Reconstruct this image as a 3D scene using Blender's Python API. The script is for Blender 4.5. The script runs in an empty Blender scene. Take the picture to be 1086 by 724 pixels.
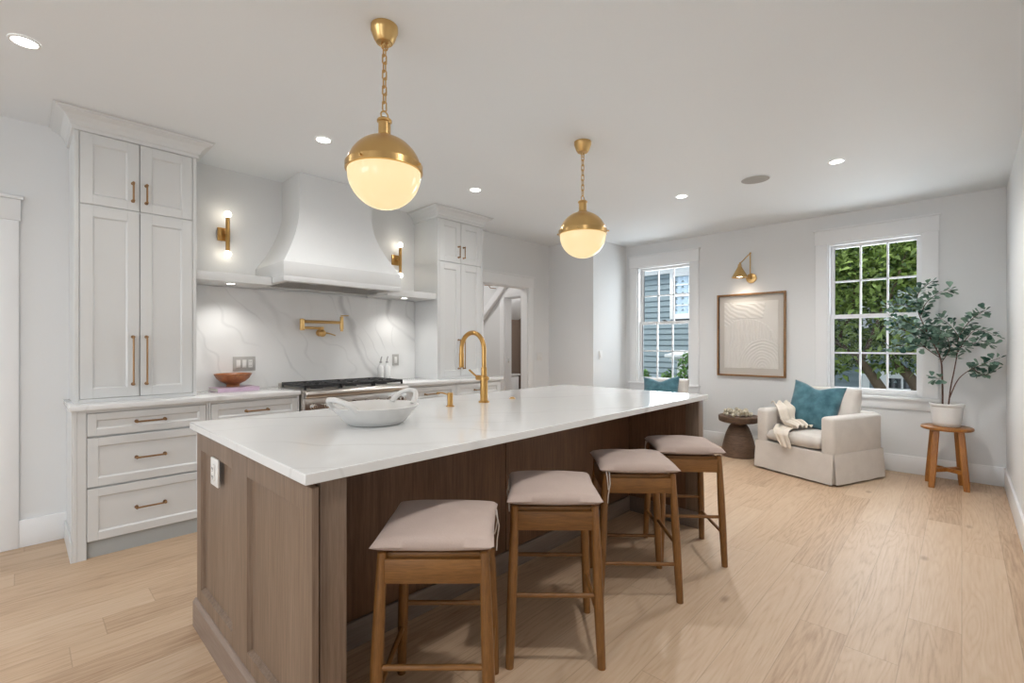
import bpy, bmesh, math, random
from mathutils import Vector, Matrix, Euler, noise

S = bpy.context.scene
C = S.collection
R = math.radians
PI = math.pi

# ------------------------------------------------------------------ camera, world, light, exposure
cam_data = bpy.data.cameras.new('camera')
cam_data.sensor_width = 36.0
cam_data.lens = 499.5 / 1086 * 36.0
cam_data.shift_y = 3.3 / 1086
cam_data.clip_start = 0.02
cam = bpy.data.objects.new('camera', cam_data)
C.objects.link(cam)
cam.location = (0, 0, 1.30)
cam.rotation_euler = (R(90), 0, -math.atan2(477.0, 499.5) + 0.0)
# world +X lies 43.68 degrees right of the view axis
cam.rotation_euler[2] = math.atan2(477.0, 499.5) - R(90)
S.camera = cam

S.view_settings.view_transform = 'Standard'
S.view_settings.look = 'None'
S.view_settings.gamma = 1.0
S.view_settings.use_curve_mapping = False
S.view_settings.exposure = 0.93

world = bpy.data.worlds.new('sky')
S.world = world
world.use_nodes = True
wn = world.node_tree
bgn = wn.nodes['Background']
bgn.inputs[0].default_value = (0.86, 0.93, 1.0, 1)
bgn.inputs[1].default_value = 1.05


YR_ = -0.295


def area_light(name, loc, rot, sx, sy, power, color=(1, 1, 1), spread=180):
    l = bpy.data.lights.new(name, 'AREA')
    l.shape = 'RECTANGLE'
    l.size = sx
    l.size_y = sy
    l.energy = power
    l.color = color
    l.spread = R(spread)
    o = bpy.data.objects.new(name, l)
    C.objects.link(o)
    o.location = loc
    o.rotation_euler = rot
    return o


def spot_light(name, loc, power, angle, blend=0.8, color=(1, 0.93, 0.84), size=0.05, rot=(0, 0, 0)):
    l = bpy.data.lights.new(name, 'SPOT')
    l.energy = power
    l.spot_size = R(angle)
    l.spot_blend = blend
    l.color = color
    l.shadow_soft_size = size
    o = bpy.data.objects.new(name, l)
    C.objects.link(o)
    o.location = loc
    o.rotation_euler = rot
    return o


# added fill from unseen left and side openings; daylight through the two sash windows
area_light('fill_left', (-6.90, 2.1, 1.55), (0, R(-90), 0), 1.7, 3.6, 40, (0.80, 0.90, 1.0))
area_light('fill_side', (-2.9, YR_ - 0.12, 1.45), (R(90), 0, 0), 2.2, 1.7, 9, (0.84, 0.92, 1.0))
area_light('daylight_window', (6.60, 3.03, 1.65), (0, R(80), 0), 1.6, 0.8, 14.5, (0.88, 0.94, 1.0), 180)
area_light('daylight_window', (6.60, 0.68, 1.65), (0, R(80), 0), 1.6, 0.8, 14.5, (0.88, 0.94, 1.0), 180)
sun = bpy.data.lights.new('sun', 'SUN')
sun.energy = 1.1
sun.angle = R(12)
sun.color = (1, 0.96, 0.88)
sun_o = bpy.data.objects.new('sun', sun)
C.objects.link(sun_o)
sun_o.rotation_euler = (R(-12), R(-42), 0)


# ------------------------------------------------------------------ mesh helpers
class MB:
    def __init__(self):
        self.bm = bmesh.new()

    def merge(self, other, M=None):
        me = bpy.data.meshes.new('tmp')
        other.to_mesh(me)
        other.free()
        if M is not None:
            me.transform(M)
        self.bm.from_mesh(me)
        bpy.data.meshes.remove(me)
        return self

    def box(self, x0, x1, y0, y1, z0, z1, bev=0.0, seg=2, M=None):
        b = bmesh.new()
        bmesh.ops.create_cube(b, size=1.0)
        for v in b.verts:
            v.co = Vector(((x0 + x1) / 2 + v.co.x * (x1 - x0), (y0 + y1) / 2 + v.co.y * (y1 - y0), (z0 + z1) / 2 + v.co.z * (z1 - z0)))
        if bev > 0:
            bmesh.ops.bevel(b, geom=list(b.edges), offset=bev, segments=seg, affect='EDGES', profile=0.5)
        return self.merge(b, M)

    def cyl(self, p0, p1, r0, r1=None, seg=20, cap=True, bev=0.0):
        if r1 is None:
            r1 = r0
        p0 = Vector(p0)
        p1 = Vector(p1)
        d = p1 - p0
        L = d.length
        b = bmesh.new()
        bmesh.ops.create_cone(b, cap_ends=cap, segments=seg, radius1=r0, radius2=r1, depth=L)
        if bev > 0:
            es = [e for e in b.edges if abs(e.verts[0].co.z - e.verts[1].co.z) < 1e-6]
            bmesh.ops.bevel(b, geom=es, offset=bev, segments=3, affect='EDGES', profile=0.5)
        q = Vector((0, 0, 1)).rotation_difference(d.normalized())
        return self.merge(b, Matrix.Translation((p0 + p1) / 2) @ q.to_matrix().to_4x4())

    def sphere(self, c, r, sc=(1, 1, 1), u=24, v=14):
        b = bmesh.new()
        bmesh.ops.create_uvsphere(b, u_segments=u, v_segments=v, radius=r)
        M = Matrix.Translation(c) @ Matrix.Diagonal((sc[0], sc[1], sc[2], 1))
        return self.merge(b, M)

    def lathe(self, prof, c=(0, 0, 0), seg=40, M=None):
        b = bmesh.new()
        rings = []
        for (r, z) in prof:
            if r < 1e-6:
                rings.append([b.verts.new((0, 0, z))])
            else:
                rings.append([b.verts.new((r * math.cos(2 * PI * i / seg), r * math.sin(2 * PI * i / seg), z)) for i in range(seg)])
        for a, d in zip(rings, rings[1:]):
            if len(a) == 1 and len(d) == 1:
                continue
            for i in range(seg):
                j = (i + 1) % seg
                if len(a) == 1:
                    b.faces.new((a[0], d[j], d[i]))
                elif len(d) == 1:
                    b.faces.new((a[i], a[j], d[0]))
                else:
                    b.faces.new((a[i], a[j], d[j], d[i]))
        bmesh.ops.recalc_face_normals(b, faces=b.faces)
        T = Matrix.Translation(c)
        return self.merge(b, T @ M if M is not None else T)

    def tube(self, pts, r, seg=10, closed=False, cap=True):
        pts = [Vector(p) for p in pts]
        n = len(pts)
        rs = r if isinstance(r, (list, tuple)) else [r] * n
        b = bmesh.new()
        rings = []
        up = None
        for i, p in enumerate(pts):
            if closed:
                t = pts[(i + 1) % n] - pts[i - 1]
            else:
                t = pts[min(i + 1, n - 1)] - pts[max(i - 1, 0)]
            t.normalize()
            if up is None:
                up = Vector((0, 0, 1)) if abs(t.z) < 0.9 else Vector((1, 0, 0))
            a = t.cross(up)
            if a.length < 1e-5:
                a = t.orthogonal()
            a.normalize()
            up = a.cross(t).normalized()
            rings.append([b.verts.new(p + (a * math.cos(2 * PI * k / seg) + up * math.sin(2 * PI * k / seg)) * rs[i]) for k in range(seg)])
        m = n if closed else n - 1
        for i in range(m):
            A = rings[i]
            D = rings[(i + 1) % n]
            for k in range(seg):
                l = (k + 1) % seg
                b.faces.new((A[k], A[l], D[l], D[k]))
        if cap and not closed:
            b.faces.new(rings[0][::-1])
            b.faces.new(rings[-1])
        bmesh.ops.recalc_face_normals(b, faces=b.faces)
        return self.merge(b)

    def prism(self, poly, axis, a0, a1, bev=0.0):
        # poly: 2-D points; axis 'x': (y,z), 'y': (x,z), 'z': (x,y)
        b = bmesh.new()
        def P(p, a):
            return {'x': (a, p[0], p[1]), 'y': (p[0], a, p[1]), 'z': (p[0], p[1], a)}[axis]
        lo = [b.verts.new(P(p, a0)) for p in poly]
        hi = [b.verts.new(P(p, a1)) for p in poly]
        n = len(poly)
        b.faces.new(lo)
        b.faces.new(hi[::-1])
        for i in range(n):
            j = (i + 1) % n
            b.faces.new((lo[i], hi[i], hi[j], lo[j]))
        bmesh.ops.recalc_face_normals(b, faces=b.faces)
        if bev > 0:
            bmesh.ops.bevel(b, geom=list(b.edges), offset=bev, segments=2, affect='EDGES', profile=0.5)
        return self.merge(b)

    def loft(self, rings, close_ring=True, cap0=True, cap1=True):
        b = bmesh.new()
        rv = [[b.verts.new(p) for p in r] for r in rings]
        n = len(rv[0])
        for A, D in zip(rv, rv[1:]):
            for k in range(n if close_ring else n - 1):
                l = (k + 1) % n
                b.faces.new((A[k], A[l], D[l], D[k]))
        if close_ring and cap0:
            b.faces.new(rv[0][::-1])
        if close_ring and cap1:
            b.faces.new(rv[-1])
        bmesh.ops.recalc_face_normals(b, faces=b.faces)
        return self.merge(b)

    def grid(self, fn, nu, nv):
        b = bmesh.new()
        vs = [[b.verts.new(fn(i / nu, j / nv)) for j in range(nv + 1)] for i in range(nu + 1)]
        for i in range(nu):
            for j in range(nv):
                b.faces.new((vs[i][j], vs[i + 1][j], vs[i + 1][j + 1], vs[i][j + 1]))
        return self.merge(b)

    def xform(self, M):
        bmesh.ops.transform(self.bm, matrix=M, verts=self.bm.verts)
        return self

    def build(self, name, mat, parent=None, smooth=True, angle=32):
        me = bpy.data.meshes.new(name)
        bmesh.ops.remove_doubles(self.bm, verts=self.bm.verts, dist=1e-6)
        self.bm.to_mesh(me)
        self.bm.free()
        o = bpy.data.objects.new(name, me)
        C.objects.link(o)
        me.materials.append(mat)
        if smooth:
            me.polygons.foreach_set('use_smooth', [True] * len(me.polygons))
            me.set_sharp_from_angle(angle=R(angle))
        if parent is not None:
            off = Vector((0, 0, 0))
            p = parent
            while p is not None:
                off += Vector(p.location)
                p = p.parent
            me.transform(Matrix.Translation(-off))
            o.parent = parent
        else:
            xs = [v.co for v in me.vertices]
            lo = Vector([min(v[i] for v in xs) for i in range(3)])
            hi = Vector([max(v[i] for v in xs) for i in range(3)])
            base = Vector(((lo.x + hi.x) / 2, (lo.y + hi.y) / 2, lo.z))
            me.transform(Matrix.Translation(-base))
            o.location = base
        return o


def tag(o, label, cat, group=None, kind=None):
    o['label'] = label
    o['category'] = cat
    if group:
        o['group'] = group
    if kind:
        o['kind'] = kind
    return o


def thing(name, label, cat, loc=(0, 0, 0), group=None, kind=None):
    o = bpy.data.objects.new(name, None)
    o.empty_display_size = 0.1
    C.objects.link(o)
    o.location = loc
    return tag(o, label, cat, group, kind)


def struct(name, mb, mat, parent=None, label=None, cat=None, **k):
    o = mb.build(name, mat, parent, **k)
    if parent is None:
        o['kind'] = 'structure'
        tag(o, label, cat)
    return o


def struct_root(name, label, cat, loc):
    o = thing(name, label, cat, loc)
    o['kind'] = 'structure'
    return o


def copy_tree(o, parent=None):
    c = o.copy()
    C.objects.link(c)
    c.parent = parent
    for ch in list(o.children):
        copy_tree(ch, c)
    return c


# ------------------------------------------------------------------ materials
def newmat(name):
    m = bpy.data.materials.new(name)
    m.use_nodes = True
    nt = m.node_tree
    b = nt.nodes['Principled BSDF']
    return m, nt, b


def N(nt, t, **k):
    n = nt.nodes.new(t)
    for a, v in k.items():
        setattr(n, a, v)
    return n


def srgb(r, g, b):
    f = lambda c: (c / 255 / 12.92) if c / 255 <= 0.04045 else ((c / 255 + 0.055) / 1.055) ** 2.4
    return (f(r), f(g), f(b), 1)


def paint(name, col, rough=0.5, bump=0.02, scale=60, var=0.03, spec=0.5, metal=0.0):
    m, nt, b = newmat(name)
    tc = N(nt, 'ShaderNodeTexCoord')
    nz = N(nt, 'ShaderNodeTexNoise')
    nz.inputs['Scale'].default_value = scale
    nz.inputs['Detail'].default_value = 4
    nt.links.new(tc.outputs['Object'], nz.inputs['Vector'])
    mx = N(nt, 'ShaderNodeMix', data_type='RGBA')
    mx.inputs[6].default_value = col
    mx.inputs[7].default_value = (col[0] * (1 - var), col[1] * (1 - var), col[2] * (1 - var), 1)
    nt.links.new(nz.outputs['Fac'], mx.inputs[0])
    nt.links.new(mx.outputs[2], b.inputs['Base Color'])
    b.inputs['Roughness'].default_value = rough
    b.inputs['Specular IOR Level'].default_value = spec
    b.inputs['Metallic'].default_value = metal
    if bump > 0:
        bp = N(nt, 'ShaderNodeBump')
        bp.inputs['Strength'].default_value = bump
        bp.inputs['Distance'].default_value = 0.002
        nt.links.new(nz.outputs['Fac'], bp.inputs['Height'])
        nt.links.new(bp.outputs[0], b.inputs['Normal'])
    return m


def metal(name, col, rough=0.25, brushed=None):
    m, nt, b = newmat(name)
    tc = N(nt, 'ShaderNodeTexCoord')
    mp = N(nt, 'ShaderNodeMapping')
    mp.inputs['Scale'].default_value = brushed or (40, 40, 40)
    nz = N(nt, 'ShaderNodeTexNoise')
    nz.inputs['Scale'].default_value = 3
    nz.inputs['Detail'].default_value = 3
    nt.links.new(tc.outputs['Object'], mp.inputs['Vector'])
    nt.links.new(mp.outputs[0], nz.inputs['Vector'])
    mr = N(nt, 'ShaderNodeMapRange')
    mr.inputs['To Min'].default_value = rough * 0.95
    mr.inputs['To Max'].default_value = rough * 1.05
    nt.links.new(nz.outputs['Fac'], mr.inputs[0])
    nt.links.new(mr.outputs[0], b.inputs['Roughness'])
    mx = N(nt, 'ShaderNodeMix', data_type='RGBA')
    mx.inputs[6].default_value = col
    mx.inputs[7].default_value = (col[0] * 0.96, col[1] * 0.95, col[2] * 0.94, 1)
    nt.links.new(nz.outputs['Fac'], mx.inputs[0])
    nt.links.new(mx.outputs[2], b.inputs['Base Color'])
    b.inputs['Metallic'].default_value = 1.0
    return m


def wood(name, c0, c1, grain=(14, 14, 1.0), rough=0.45, ring=0.35):
    # grain: mapping scale, the small number is the axis the fibres run along
    m, nt, b = newmat(name)
    tc = N(nt, 'ShaderNodeTexCoord')
    oi = N(nt, 'ShaderNodeObjectInfo')
    ad = N(nt, 'ShaderNodeVectorMath', operation='ADD')
    ml = N(nt, 'ShaderNodeMath', operation='MULTIPLY')
    ml.inputs[1].default_value = 13.0
    nt.links.new(oi.outputs['Random'], ml.inputs[0])
    nt.links.new(tc.outputs['Object'], ad.inputs[0])
    nt.links.new(ml.outputs[0], ad.inputs[1])
    mp = N(nt, 'ShaderNodeMapping')
    mp.inputs['Scale'].default_value = grain
    nt.links.new(ad.outputs[0], mp.inputs['Vector'])
    n1 = N(nt, 'ShaderNodeTexNoise')
    n1.inputs['Scale'].default_value = 9
    n1.inputs['Detail'].default_value = 6
    n1.inputs['Roughness'].default_value = 0.65
    nt.links.new(mp.outputs[0], n1.inputs['Vector'])
    n2 = N(nt, 'ShaderNodeTexNoise')
    n2.inputs['Scale'].default_value = 0.9
    n2.inputs['Detail'].default_value = 3
    n2.inputs['Distortion'].default_value = 0.6
    nt.links.new(mp.outputs[0], n2.inputs['Vector'])
    mm = N(nt, 'ShaderNodeMix', data_type='FLOAT')
    mm.inputs[0].default_value = ring
    nt.links.new(n1.outputs['Fac'], mm.inputs[2])
    nt.links.new(n2.outputs['Fac'], mm.inputs[3])
    cr = N(nt, 'ShaderNodeValToRGB')
    cr.color_ramp.elements[0].position = 0.32
    cr.color_ramp.elements[0].color = c0
    cr.color_ramp.elements[1].position = 0.68
    cr.color_ramp.elements[1].color = c1
    nt.links.new(mm.outputs[0], cr.inputs[0])
    nt.links.new(cr.outputs[0], b.inputs['Base Color'])
    b.inputs['Roughness'].default_value = rough
    bp = N(nt, 'ShaderNodeBump')
    bp.inputs['Strength'].default_value = 0.08
    bp.inputs['Distance'].default_value = 0.002
    nt.links.new(n1.outputs['Fac'], bp.inputs['Height'])
    nt.links.new(bp.outputs[0], b.inputs['Normal'])
    return m


def fabric(name, c0, c1, scale=420, rough=0.95, sheen=0.15, bump=0.25, big=0.4, bigscale=9):
    m, nt, b = newmat(name)
    tc = N(nt, 'ShaderNodeTexCoord')
    n1 = N(nt, 'ShaderNodeTexNoise')
    n1.inputs['Scale'].default_value = scale
    n1.inputs['Detail'].default_value = 2
    n2 = N(nt, 'ShaderNodeTexNoise')
    n2.inputs['Scale'].default_value = bigscale
    n2.inputs['Detail'].default_value = 4
    for n in (n1, n2):
        nt.links.new(tc.outputs['Object'], n.inputs['Vector'])
    mm = N(nt, 'ShaderNodeMix', data_type='FLOAT')
    mm.inputs[0].default_value = big
    nt.links.new(n1.outputs['Fac'], mm.inputs[2])
    nt.links.new(n2.outputs['Fac'], mm.inputs[3])
    cr = N(nt, 'ShaderNodeValToRGB')
    cr.color_ramp.elements[0].position = 0.3
    cr.color_ramp.elements[0].color = c0
    cr.color_ramp.elements[1].position = 0.7
    cr.color_ramp.elements[1].color = c1
    nt.links.new(mm.outputs[0], cr.inputs[0])
    nt.links.new(cr.outputs[0], b.inputs['Base Color'])
    b.inputs['Roughness'].default_value = rough
    b.inputs['Sheen Weight'].default_value = sheen
    b.inputs['Specular IOR Level'].default_value = 0.2
    bp = N(nt, 'ShaderNodeBump')
    bp.inputs['Strength'].default_value = bump
    bp.inputs['Distance'].default_value = 0.0015
    nt.links.new(n1.outputs['Fac'], bp.inputs['Height'])
    nt.links.new(bp.outputs[0], b.inputs['Normal'])
    return m


def marble(name, dirv, period, vein=(0.50, 0.50, 0.49, 1), base=(0.84, 0.845, 0.84, 1), rough=0.16, wide=0.03, amp=0.30, seed=0.0):
    # veins run across dirv, wander with noise, and fade in and out
    m, nt, b = newmat(name)
    L = nt.links.new
    geo = N(nt, 'ShaderNodeNewGeometry')
    sh = N(nt, 'ShaderNodeVectorMath', operation='ADD')
    sh.inputs[1].default_value = (seed, seed * 0.7, seed * 1.3)
    L(geo.outputs['Position'], sh.inputs[0])

    def math_(op, a, b_=None, c=None):
        n = N(nt, 'ShaderNodeMath', operation=op)
        for i, v in enumerate((a, b_, c)):
            if v is None:
                continue
            if isinstance(v, (int, float)):
                n.inputs[i].default_value = v
            else:
                L(v, n.inputs[i])
        return n.outputs[0]

    def noise_(scale, detail, vec=None):
        n = N(nt, 'ShaderNodeTexNoise')
        n.inputs['Scale'].default_value = scale
        n.inputs['Detail'].default_value = detail
        L(vec or sh.outputs[0], n.inputs['Vector'])
        return n.outputs['Fac']
    dt = N(nt, 'ShaderNodeVectorMath', operation='DOT_PRODUCT')
    L(geo.outputs['Position'], dt.inputs[0])
    dt.inputs[1].default_value = Vector(dirv).normalized()
    total = None
    for per, w, stg, off in ((period, wide, 1.0, 0.0), (period * 0.37, wide * 0.5, 0.5, 3.1)):
        u = math_('MULTIPLY_ADD', noise_(1.1 + off * 0.2, 2.0), amp, dt.outputs['Value'])
        u = math_('MULTIPLY_ADD', noise_(5.0, 5.0), amp * 0.09, u)
        fr = math_('FRACT', math_('DIVIDE', math_('ADD', u, off), per))
        ds = math_('MULTIPLY', math_('ABSOLUTE', math_('SUBTRACT', fr, 0.5)), per)
        wv = math_('MULTIPLY_ADD', noise_(2.3, 3.0), w * 1.6, w * 0.1)
        mr = N(nt, 'ShaderNodeMapRange')
        mr.interpolation_type = 'SMOOTHSTEP'
        L(ds, mr.inputs[0])
        L(wv, mr.inputs['From Max'])
        mr.inputs['To Min'].default_value = 1.0
        mr.inputs['To Max'].default_value = 0.0
        fd = N(nt, 'ShaderNodeMapRange')
        L(noise_(1.4 + off * 0.13, 2.0), fd.inputs[0])
        fd.inputs['From Min'].default_value = 0.42
        fd.inputs['From Max'].default_value = 0.70
        k = math_('MULTIPLY', math_('MULTIPLY', mr.outputs[0], fd.outputs[0]), stg)
        total = k if total is None else math_('MAXIMUM', total, k)
    mix = N(nt, 'ShaderNodeMix', data_type='RGBA')
    mix.inputs[6].default_value = base
    mix.inputs[7].default_value = vein
    L(total, mix.inputs[0])
    L(mix.outputs[2], b.inputs['Base Color'])
    b.inputs['Roughness'].default_value = rough
    return m


def emit(name, col, strength, base=None, rough=0.3):
    m, nt, b = newmat(name)
    tc = N(nt, 'ShaderNodeTexCoord')
    nz = N(nt, 'ShaderNodeTexNoise')
    nz.inputs['Scale'].default_value = 3
    nt.links.new(tc.outputs['Object'], nz.inputs['Vector'])
    mr = N(nt, 'ShaderNodeMapRange')
    mr.inputs['To Min'].default_value = strength * 0.97
    mr.inputs['To Max'].default_value = strength * 1.03
    nt.links.new(nz.outputs['Fac'], mr.inputs[0])
    nt.links.new(mr.outputs[0], b.inputs['Emission Strength'])
    b.inputs['Base Color'].default_value = base or (0.6, 0.6, 0.6, 1)
    b.inputs['Emission Color'].default_value = col
    b.inputs['Roughness'].default_value = rough
    return m


def floor_mat():
    m, nt, b = newmat('oak_plank_floor')
    geo = N(nt, 'ShaderNodeNewGeometry')
    sp = N(nt, 'ShaderNodeSeparateXYZ')
    nt.links.new(geo.outputs['Position'], sp.inputs[0])
    L = nt.links.new

    def math_(op, a, b_=None, c=None):
        n = N(nt, 'ShaderNodeMath', operation=op)
        for i, v in enumerate((a, b_, c)):
            if v is None:
                continue
            if isinstance(v, (int, float)):
                n.inputs[i].default_value = v
            else:
                L(v, n.inputs[i])
        return n.outputs[0]
    W = 0.185
    row = math_('FLOOR', math_('DIVIDE', sp.outputs['Y'], W))
    wn1 = N(nt, 'ShaderNodeTexWhiteNoise', noise_dimensions='1D')
    L(row, wn1.inputs['W'])
    xs = math_('DIVIDE', math_('ADD', sp.outputs['X'], math_('MULTIPLY', wn1.outputs['Value'], 7.0)), 1.75)
    col = math_('FLOOR', xs)
    cb = N(nt, 'ShaderNodeCombineXYZ')
    L(row, cb.inputs[0])
    L(col, cb.inputs[1])
    wn2 = N(nt, 'ShaderNodeTexWhiteNoise', noise_dimensions='2D')
    L(cb.outputs[0], wn2.inputs['Vector'])
    # grain, offset per plank
    off = N(nt, 'ShaderNodeVectorMath', operation='SCALE')
    L(wn2.outputs['Color'], off.inputs[0])
    off.inputs['Scale'].default_value = 37.0
    ad = N(nt, 'ShaderNodeVectorMath', operation='ADD')
    L(geo.outputs['Position'], ad.inputs[0])
    L(off.outputs[0], ad.inputs[1])
    mp = N(nt, 'ShaderNodeMapping')
    mp.inputs['Scale'].default_value = (0.8, 11, 11)
    L(ad.outputs[0], mp.inputs['Vector'])
    n1 = N(nt, 'ShaderNodeTexNoise')
    n1.inputs['Scale'].default_value = 7
    n1.inputs['Detail'].default_value = 7
    n1.inputs['Roughness'].default_value = 0.65
    L(mp.outputs[0], n1.inputs['Vector'])
    # cathedral figure
    n2 = N(nt, 'ShaderNodeTexNoise')
    n2.inputs['Scale'].default_value = 0.85
    n2.inputs['Detail'].default_value = 1.5
    n2.inputs['Distortion'].default_value = 0.4
    L(mp.outputs[0], n2.inputs['Vector'])
    fig = math_('ABSOLUTE', math_('SINE', math_('MULTIPLY', n2.outputs['Fac'], 46.0)))
    # knots
    mp2 = N(nt, 'ShaderNodeMapping')
    mp2.inputs['Scale'].default_value = (1.6, 3.2, 1)
    L(ad.outputs[0], mp2.inputs['Vector'])
    vo = N(nt, 'ShaderNodeTexVoronoi')
    vo.inputs['Scale'].default_value = 1.0
    L(mp2.outputs[0], vo.inputs['Vector'])
    knot = N(nt, 'ShaderNodeMapRange')
    knot.inputs['From Min'].default_value = 0.02
    knot.inputs['From Max'].default_value = 0.09
    knot.inputs['To Min'].default_value = 1.0
    knot.inputs['To Max'].default_value = 0.0
    L(vo.outputs['Distance'], knot.inputs[0])
    cr = N(nt, 'ShaderNodeValToRGB')
    e = cr.color_ramp.elements
    e[0].position = 0.0
    e[0].color = srgb(162, 131, 103)
    e[1].position = 1.0
    e[1].color = srgb(211, 188, 162)
    el = cr.color_ramp.elements.new(0.5)
    el.color = srgb(198, 170, 141)
    t = math_('MULTIPLY_ADD', wn2.outputs['Value'], 0.42, math_('MULTIPLY_ADD', n1.outputs['Fac'], 0.95, math_('MULTIPLY_ADD', fig, 0.22, -0.32)))
    L(t, cr.inputs[0])
    dk = N(nt, 'ShaderNodeMix', data_type='RGBA', blend_type='MIX')
    L(math_('MULTIPLY', knot.outputs[0], 0.55), dk.inputs[0])
    L(cr.outputs[0], dk.inputs[6])
    dk.inputs[7].default_value = srgb(120, 88, 62)
    # seams
    fy = math_('FRACT', math_('DIVIDE', sp.outputs['Y'], W))
    sy = math_('LESS_THAN', math_('MINIMUM', fy, math_('SUBTRACT', 1.0, fy)), 0.010)
    fx = math_('FRACT', xs)
    sx = math_('LESS_THAN', math_('MINIMUM', fx, math_('SUBTRACT', 1.0, fx)), 0.0012)
    seam = math_('MAXIMUM', sy, sx)
    mx = N(nt, 'ShaderNodeMix', data_type='RGBA')
    L(math_('MULTIPLY', seam, 0.25), mx.inputs[0])
    L(dk.outputs[2], mx.inputs[6])
    mx.inputs[7].default_value = srgb(110, 84, 62)
    L(mx.outputs[2], b.inputs['Base Color'])
    b.inputs['Roughness'].default_value = 0.42
    b.inputs['Specular IOR Level'].default_value = 0.4
    bp = N(nt, 'ShaderNodeBump')
    bp.inputs['Strength'].default_value = 0.12
    bp.inputs['Distance'].default_value = 0.002
    L(math_('SUBTRACT', n1.outputs['Fac'], seam), bp.inputs['Height'])
    L(bp.outputs[0], b.inputs['Normal'])
    return m


def glass_mat():
    m, nt, b = newmat('window_glass')
    nt.nodes.remove(b)
    out = nt.nodes['Material Output']
    tr = N(nt, 'ShaderNodeBsdfTransparent')
    tr.inputs[0].default_value = (0.97, 0.98, 0.98, 1)
    gl = N(nt, 'ShaderNodeBsdfGlossy')
    gl.inputs['Roughness'].default_value = 0.02
    fr = N(nt, 'ShaderNodeFresnel')
    fr.inputs[0].default_value = 1.12
    mx = N(nt, 'ShaderNodeMixShader')
    nt.links.new(fr.outputs[0], mx.inputs[0])
    nt.links.new(tr.outputs[0], mx.inputs[1])
    nt.links.new(gl.outputs[0], mx.inputs[2])
    nt.links.new(mx.outputs[0], out.inputs[0])
    return m


def leaf_mat(name, c0, c1, rough=0.45, trans=0.25, scale=9):
    m, nt, b = newmat(name)
    geo = N(nt, 'ShaderNodeNewGeometry')
    nz = N(nt, 'ShaderNodeTexNoise')
    nz.inputs['Scale'].default_value = scale
    nz.inputs['Detail'].default_value = 3
    nt.links.new(geo.outputs['Position'], nz.inputs['Vector'])
    mm = N(nt, 'ShaderNodeMix', data_type='FLOAT')
    mm.inputs[0].default_value = 0.6
    nt.links.new(nz.outputs['Fac'], mm.inputs[2])
    nt.links.new(geo.outputs['Random Per Island'], mm.inputs[3])
    cr = N(nt, 'ShaderNodeValToRGB')
    cr.color_ramp.elements[0].position = 0.2
    cr.color_ramp.elements[0].color = c0
    cr.color_ramp.elements[1].position = 0.8
    cr.color_ramp.elements[1].color = c1
    nt.links.new(mm.outputs[0], cr.inputs[0])
    nt.links.new(cr.outputs[0], b.inputs['Base Color'])
    b.inputs['Roughness'].default_value = rough
    tl = N(nt, 'ShaderNodeBsdfTranslucent')
    nt.links.new(cr.outputs[0], tl.inputs[0])
    mx = N(nt, 'ShaderNodeMixShader')
    mx.inputs[0].default_value = trans
    out = nt.nodes['Material Output']
    nt.links.new(b.outputs[0], mx.inputs[1])
    nt.links.new(tl.outputs[0], mx.inputs[2])
    nt.links.new(mx.outputs[0], out.inputs[0])
    return m


M_wall = paint('wall_paint', (0.80, 0.808, 0.81, 1), 0.6, 0.015, 90, 0.02, 0.3)
M_ceil = paint('ceiling_paint', (0.85, 0.88, 0.90, 1), 0.7, 0.01, 90, 0.02, 0.2)
M_trim = paint('trim_paint', (0.87, 0.875, 0.88, 1), 0.38, 0.005, 50, 0.01)
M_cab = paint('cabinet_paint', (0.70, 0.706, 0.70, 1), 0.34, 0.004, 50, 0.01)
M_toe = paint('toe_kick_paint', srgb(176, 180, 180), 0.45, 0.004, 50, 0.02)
M_hood = paint('hood_plaster', (0.74, 0.748, 0.746, 1), 0.6, 0.03, 30, 0.02, 0.3)
M_floor = floor_mat()
M_splash = marble('backsplash_marble', (0.86, 0.0, 0.50), 0.56, vein=(0.52, 0.525, 0.525, 1), wide=0.040, rough=0.10, amp=0.75, seed=3.4)
M_quartz = marble('worktop_quartz', (0.55, 0.83, 0.0), 0.62, base=(0.78, 0.785, 0.78, 1), vein=(0.60, 0.595, 0.58, 1), wide=0.026, rough=0.09, amp=0.6, seed=5.0)
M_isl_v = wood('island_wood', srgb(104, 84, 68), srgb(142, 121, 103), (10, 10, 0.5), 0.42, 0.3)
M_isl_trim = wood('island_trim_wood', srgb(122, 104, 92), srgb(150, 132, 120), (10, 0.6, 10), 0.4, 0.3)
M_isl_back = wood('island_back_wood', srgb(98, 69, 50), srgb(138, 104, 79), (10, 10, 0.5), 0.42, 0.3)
M_kbase = wood('island_plinth_wood', srgb(120, 106, 96), srgb(146, 132, 122), (0.6, 10, 10), 0.45, 0.3)
M_stool = wood('oak_stool_wood', srgb(100, 64, 27), srgb(150, 104, 53), (26, 26, 2.0), 0.4, 0.4)
M_stoolh = wood('oak_rail_wood', srgb(100, 64, 27), srgb(150, 104, 53), (2.0, 26, 26), 0.4, 0.4)
M_stoolv = wood('oak_side_rail_wood', srgb(100, 64, 27), srgb(150, 104, 53), (26, 2.0, 26), 0.4, 0.4)
M_cush = fabric('taupe_cushion_fabric', srgb(184, 164, 154), srgb(204, 186, 176), 500)
M_cord = fabric('tie_cord_fabric', srgb(215, 208, 200), srgb(232, 226, 220), 300)
M_linen = fabric('linen_slipcover', srgb(204, 197, 190), srgb(224, 218, 211), 380)
M_teal = fabric('teal_velvet', srgb(40, 82, 96), srgb(92, 138, 150), 300, 0.7, 0.5, 0.1, 0.8, 11)
M_throw = fabric('cream_throw', srgb(214, 203, 188), srgb(236, 228, 216), 260)
M_brass = metal('satin_brass', (0.68, 0.45, 0.19, 1), 0.28)
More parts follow.
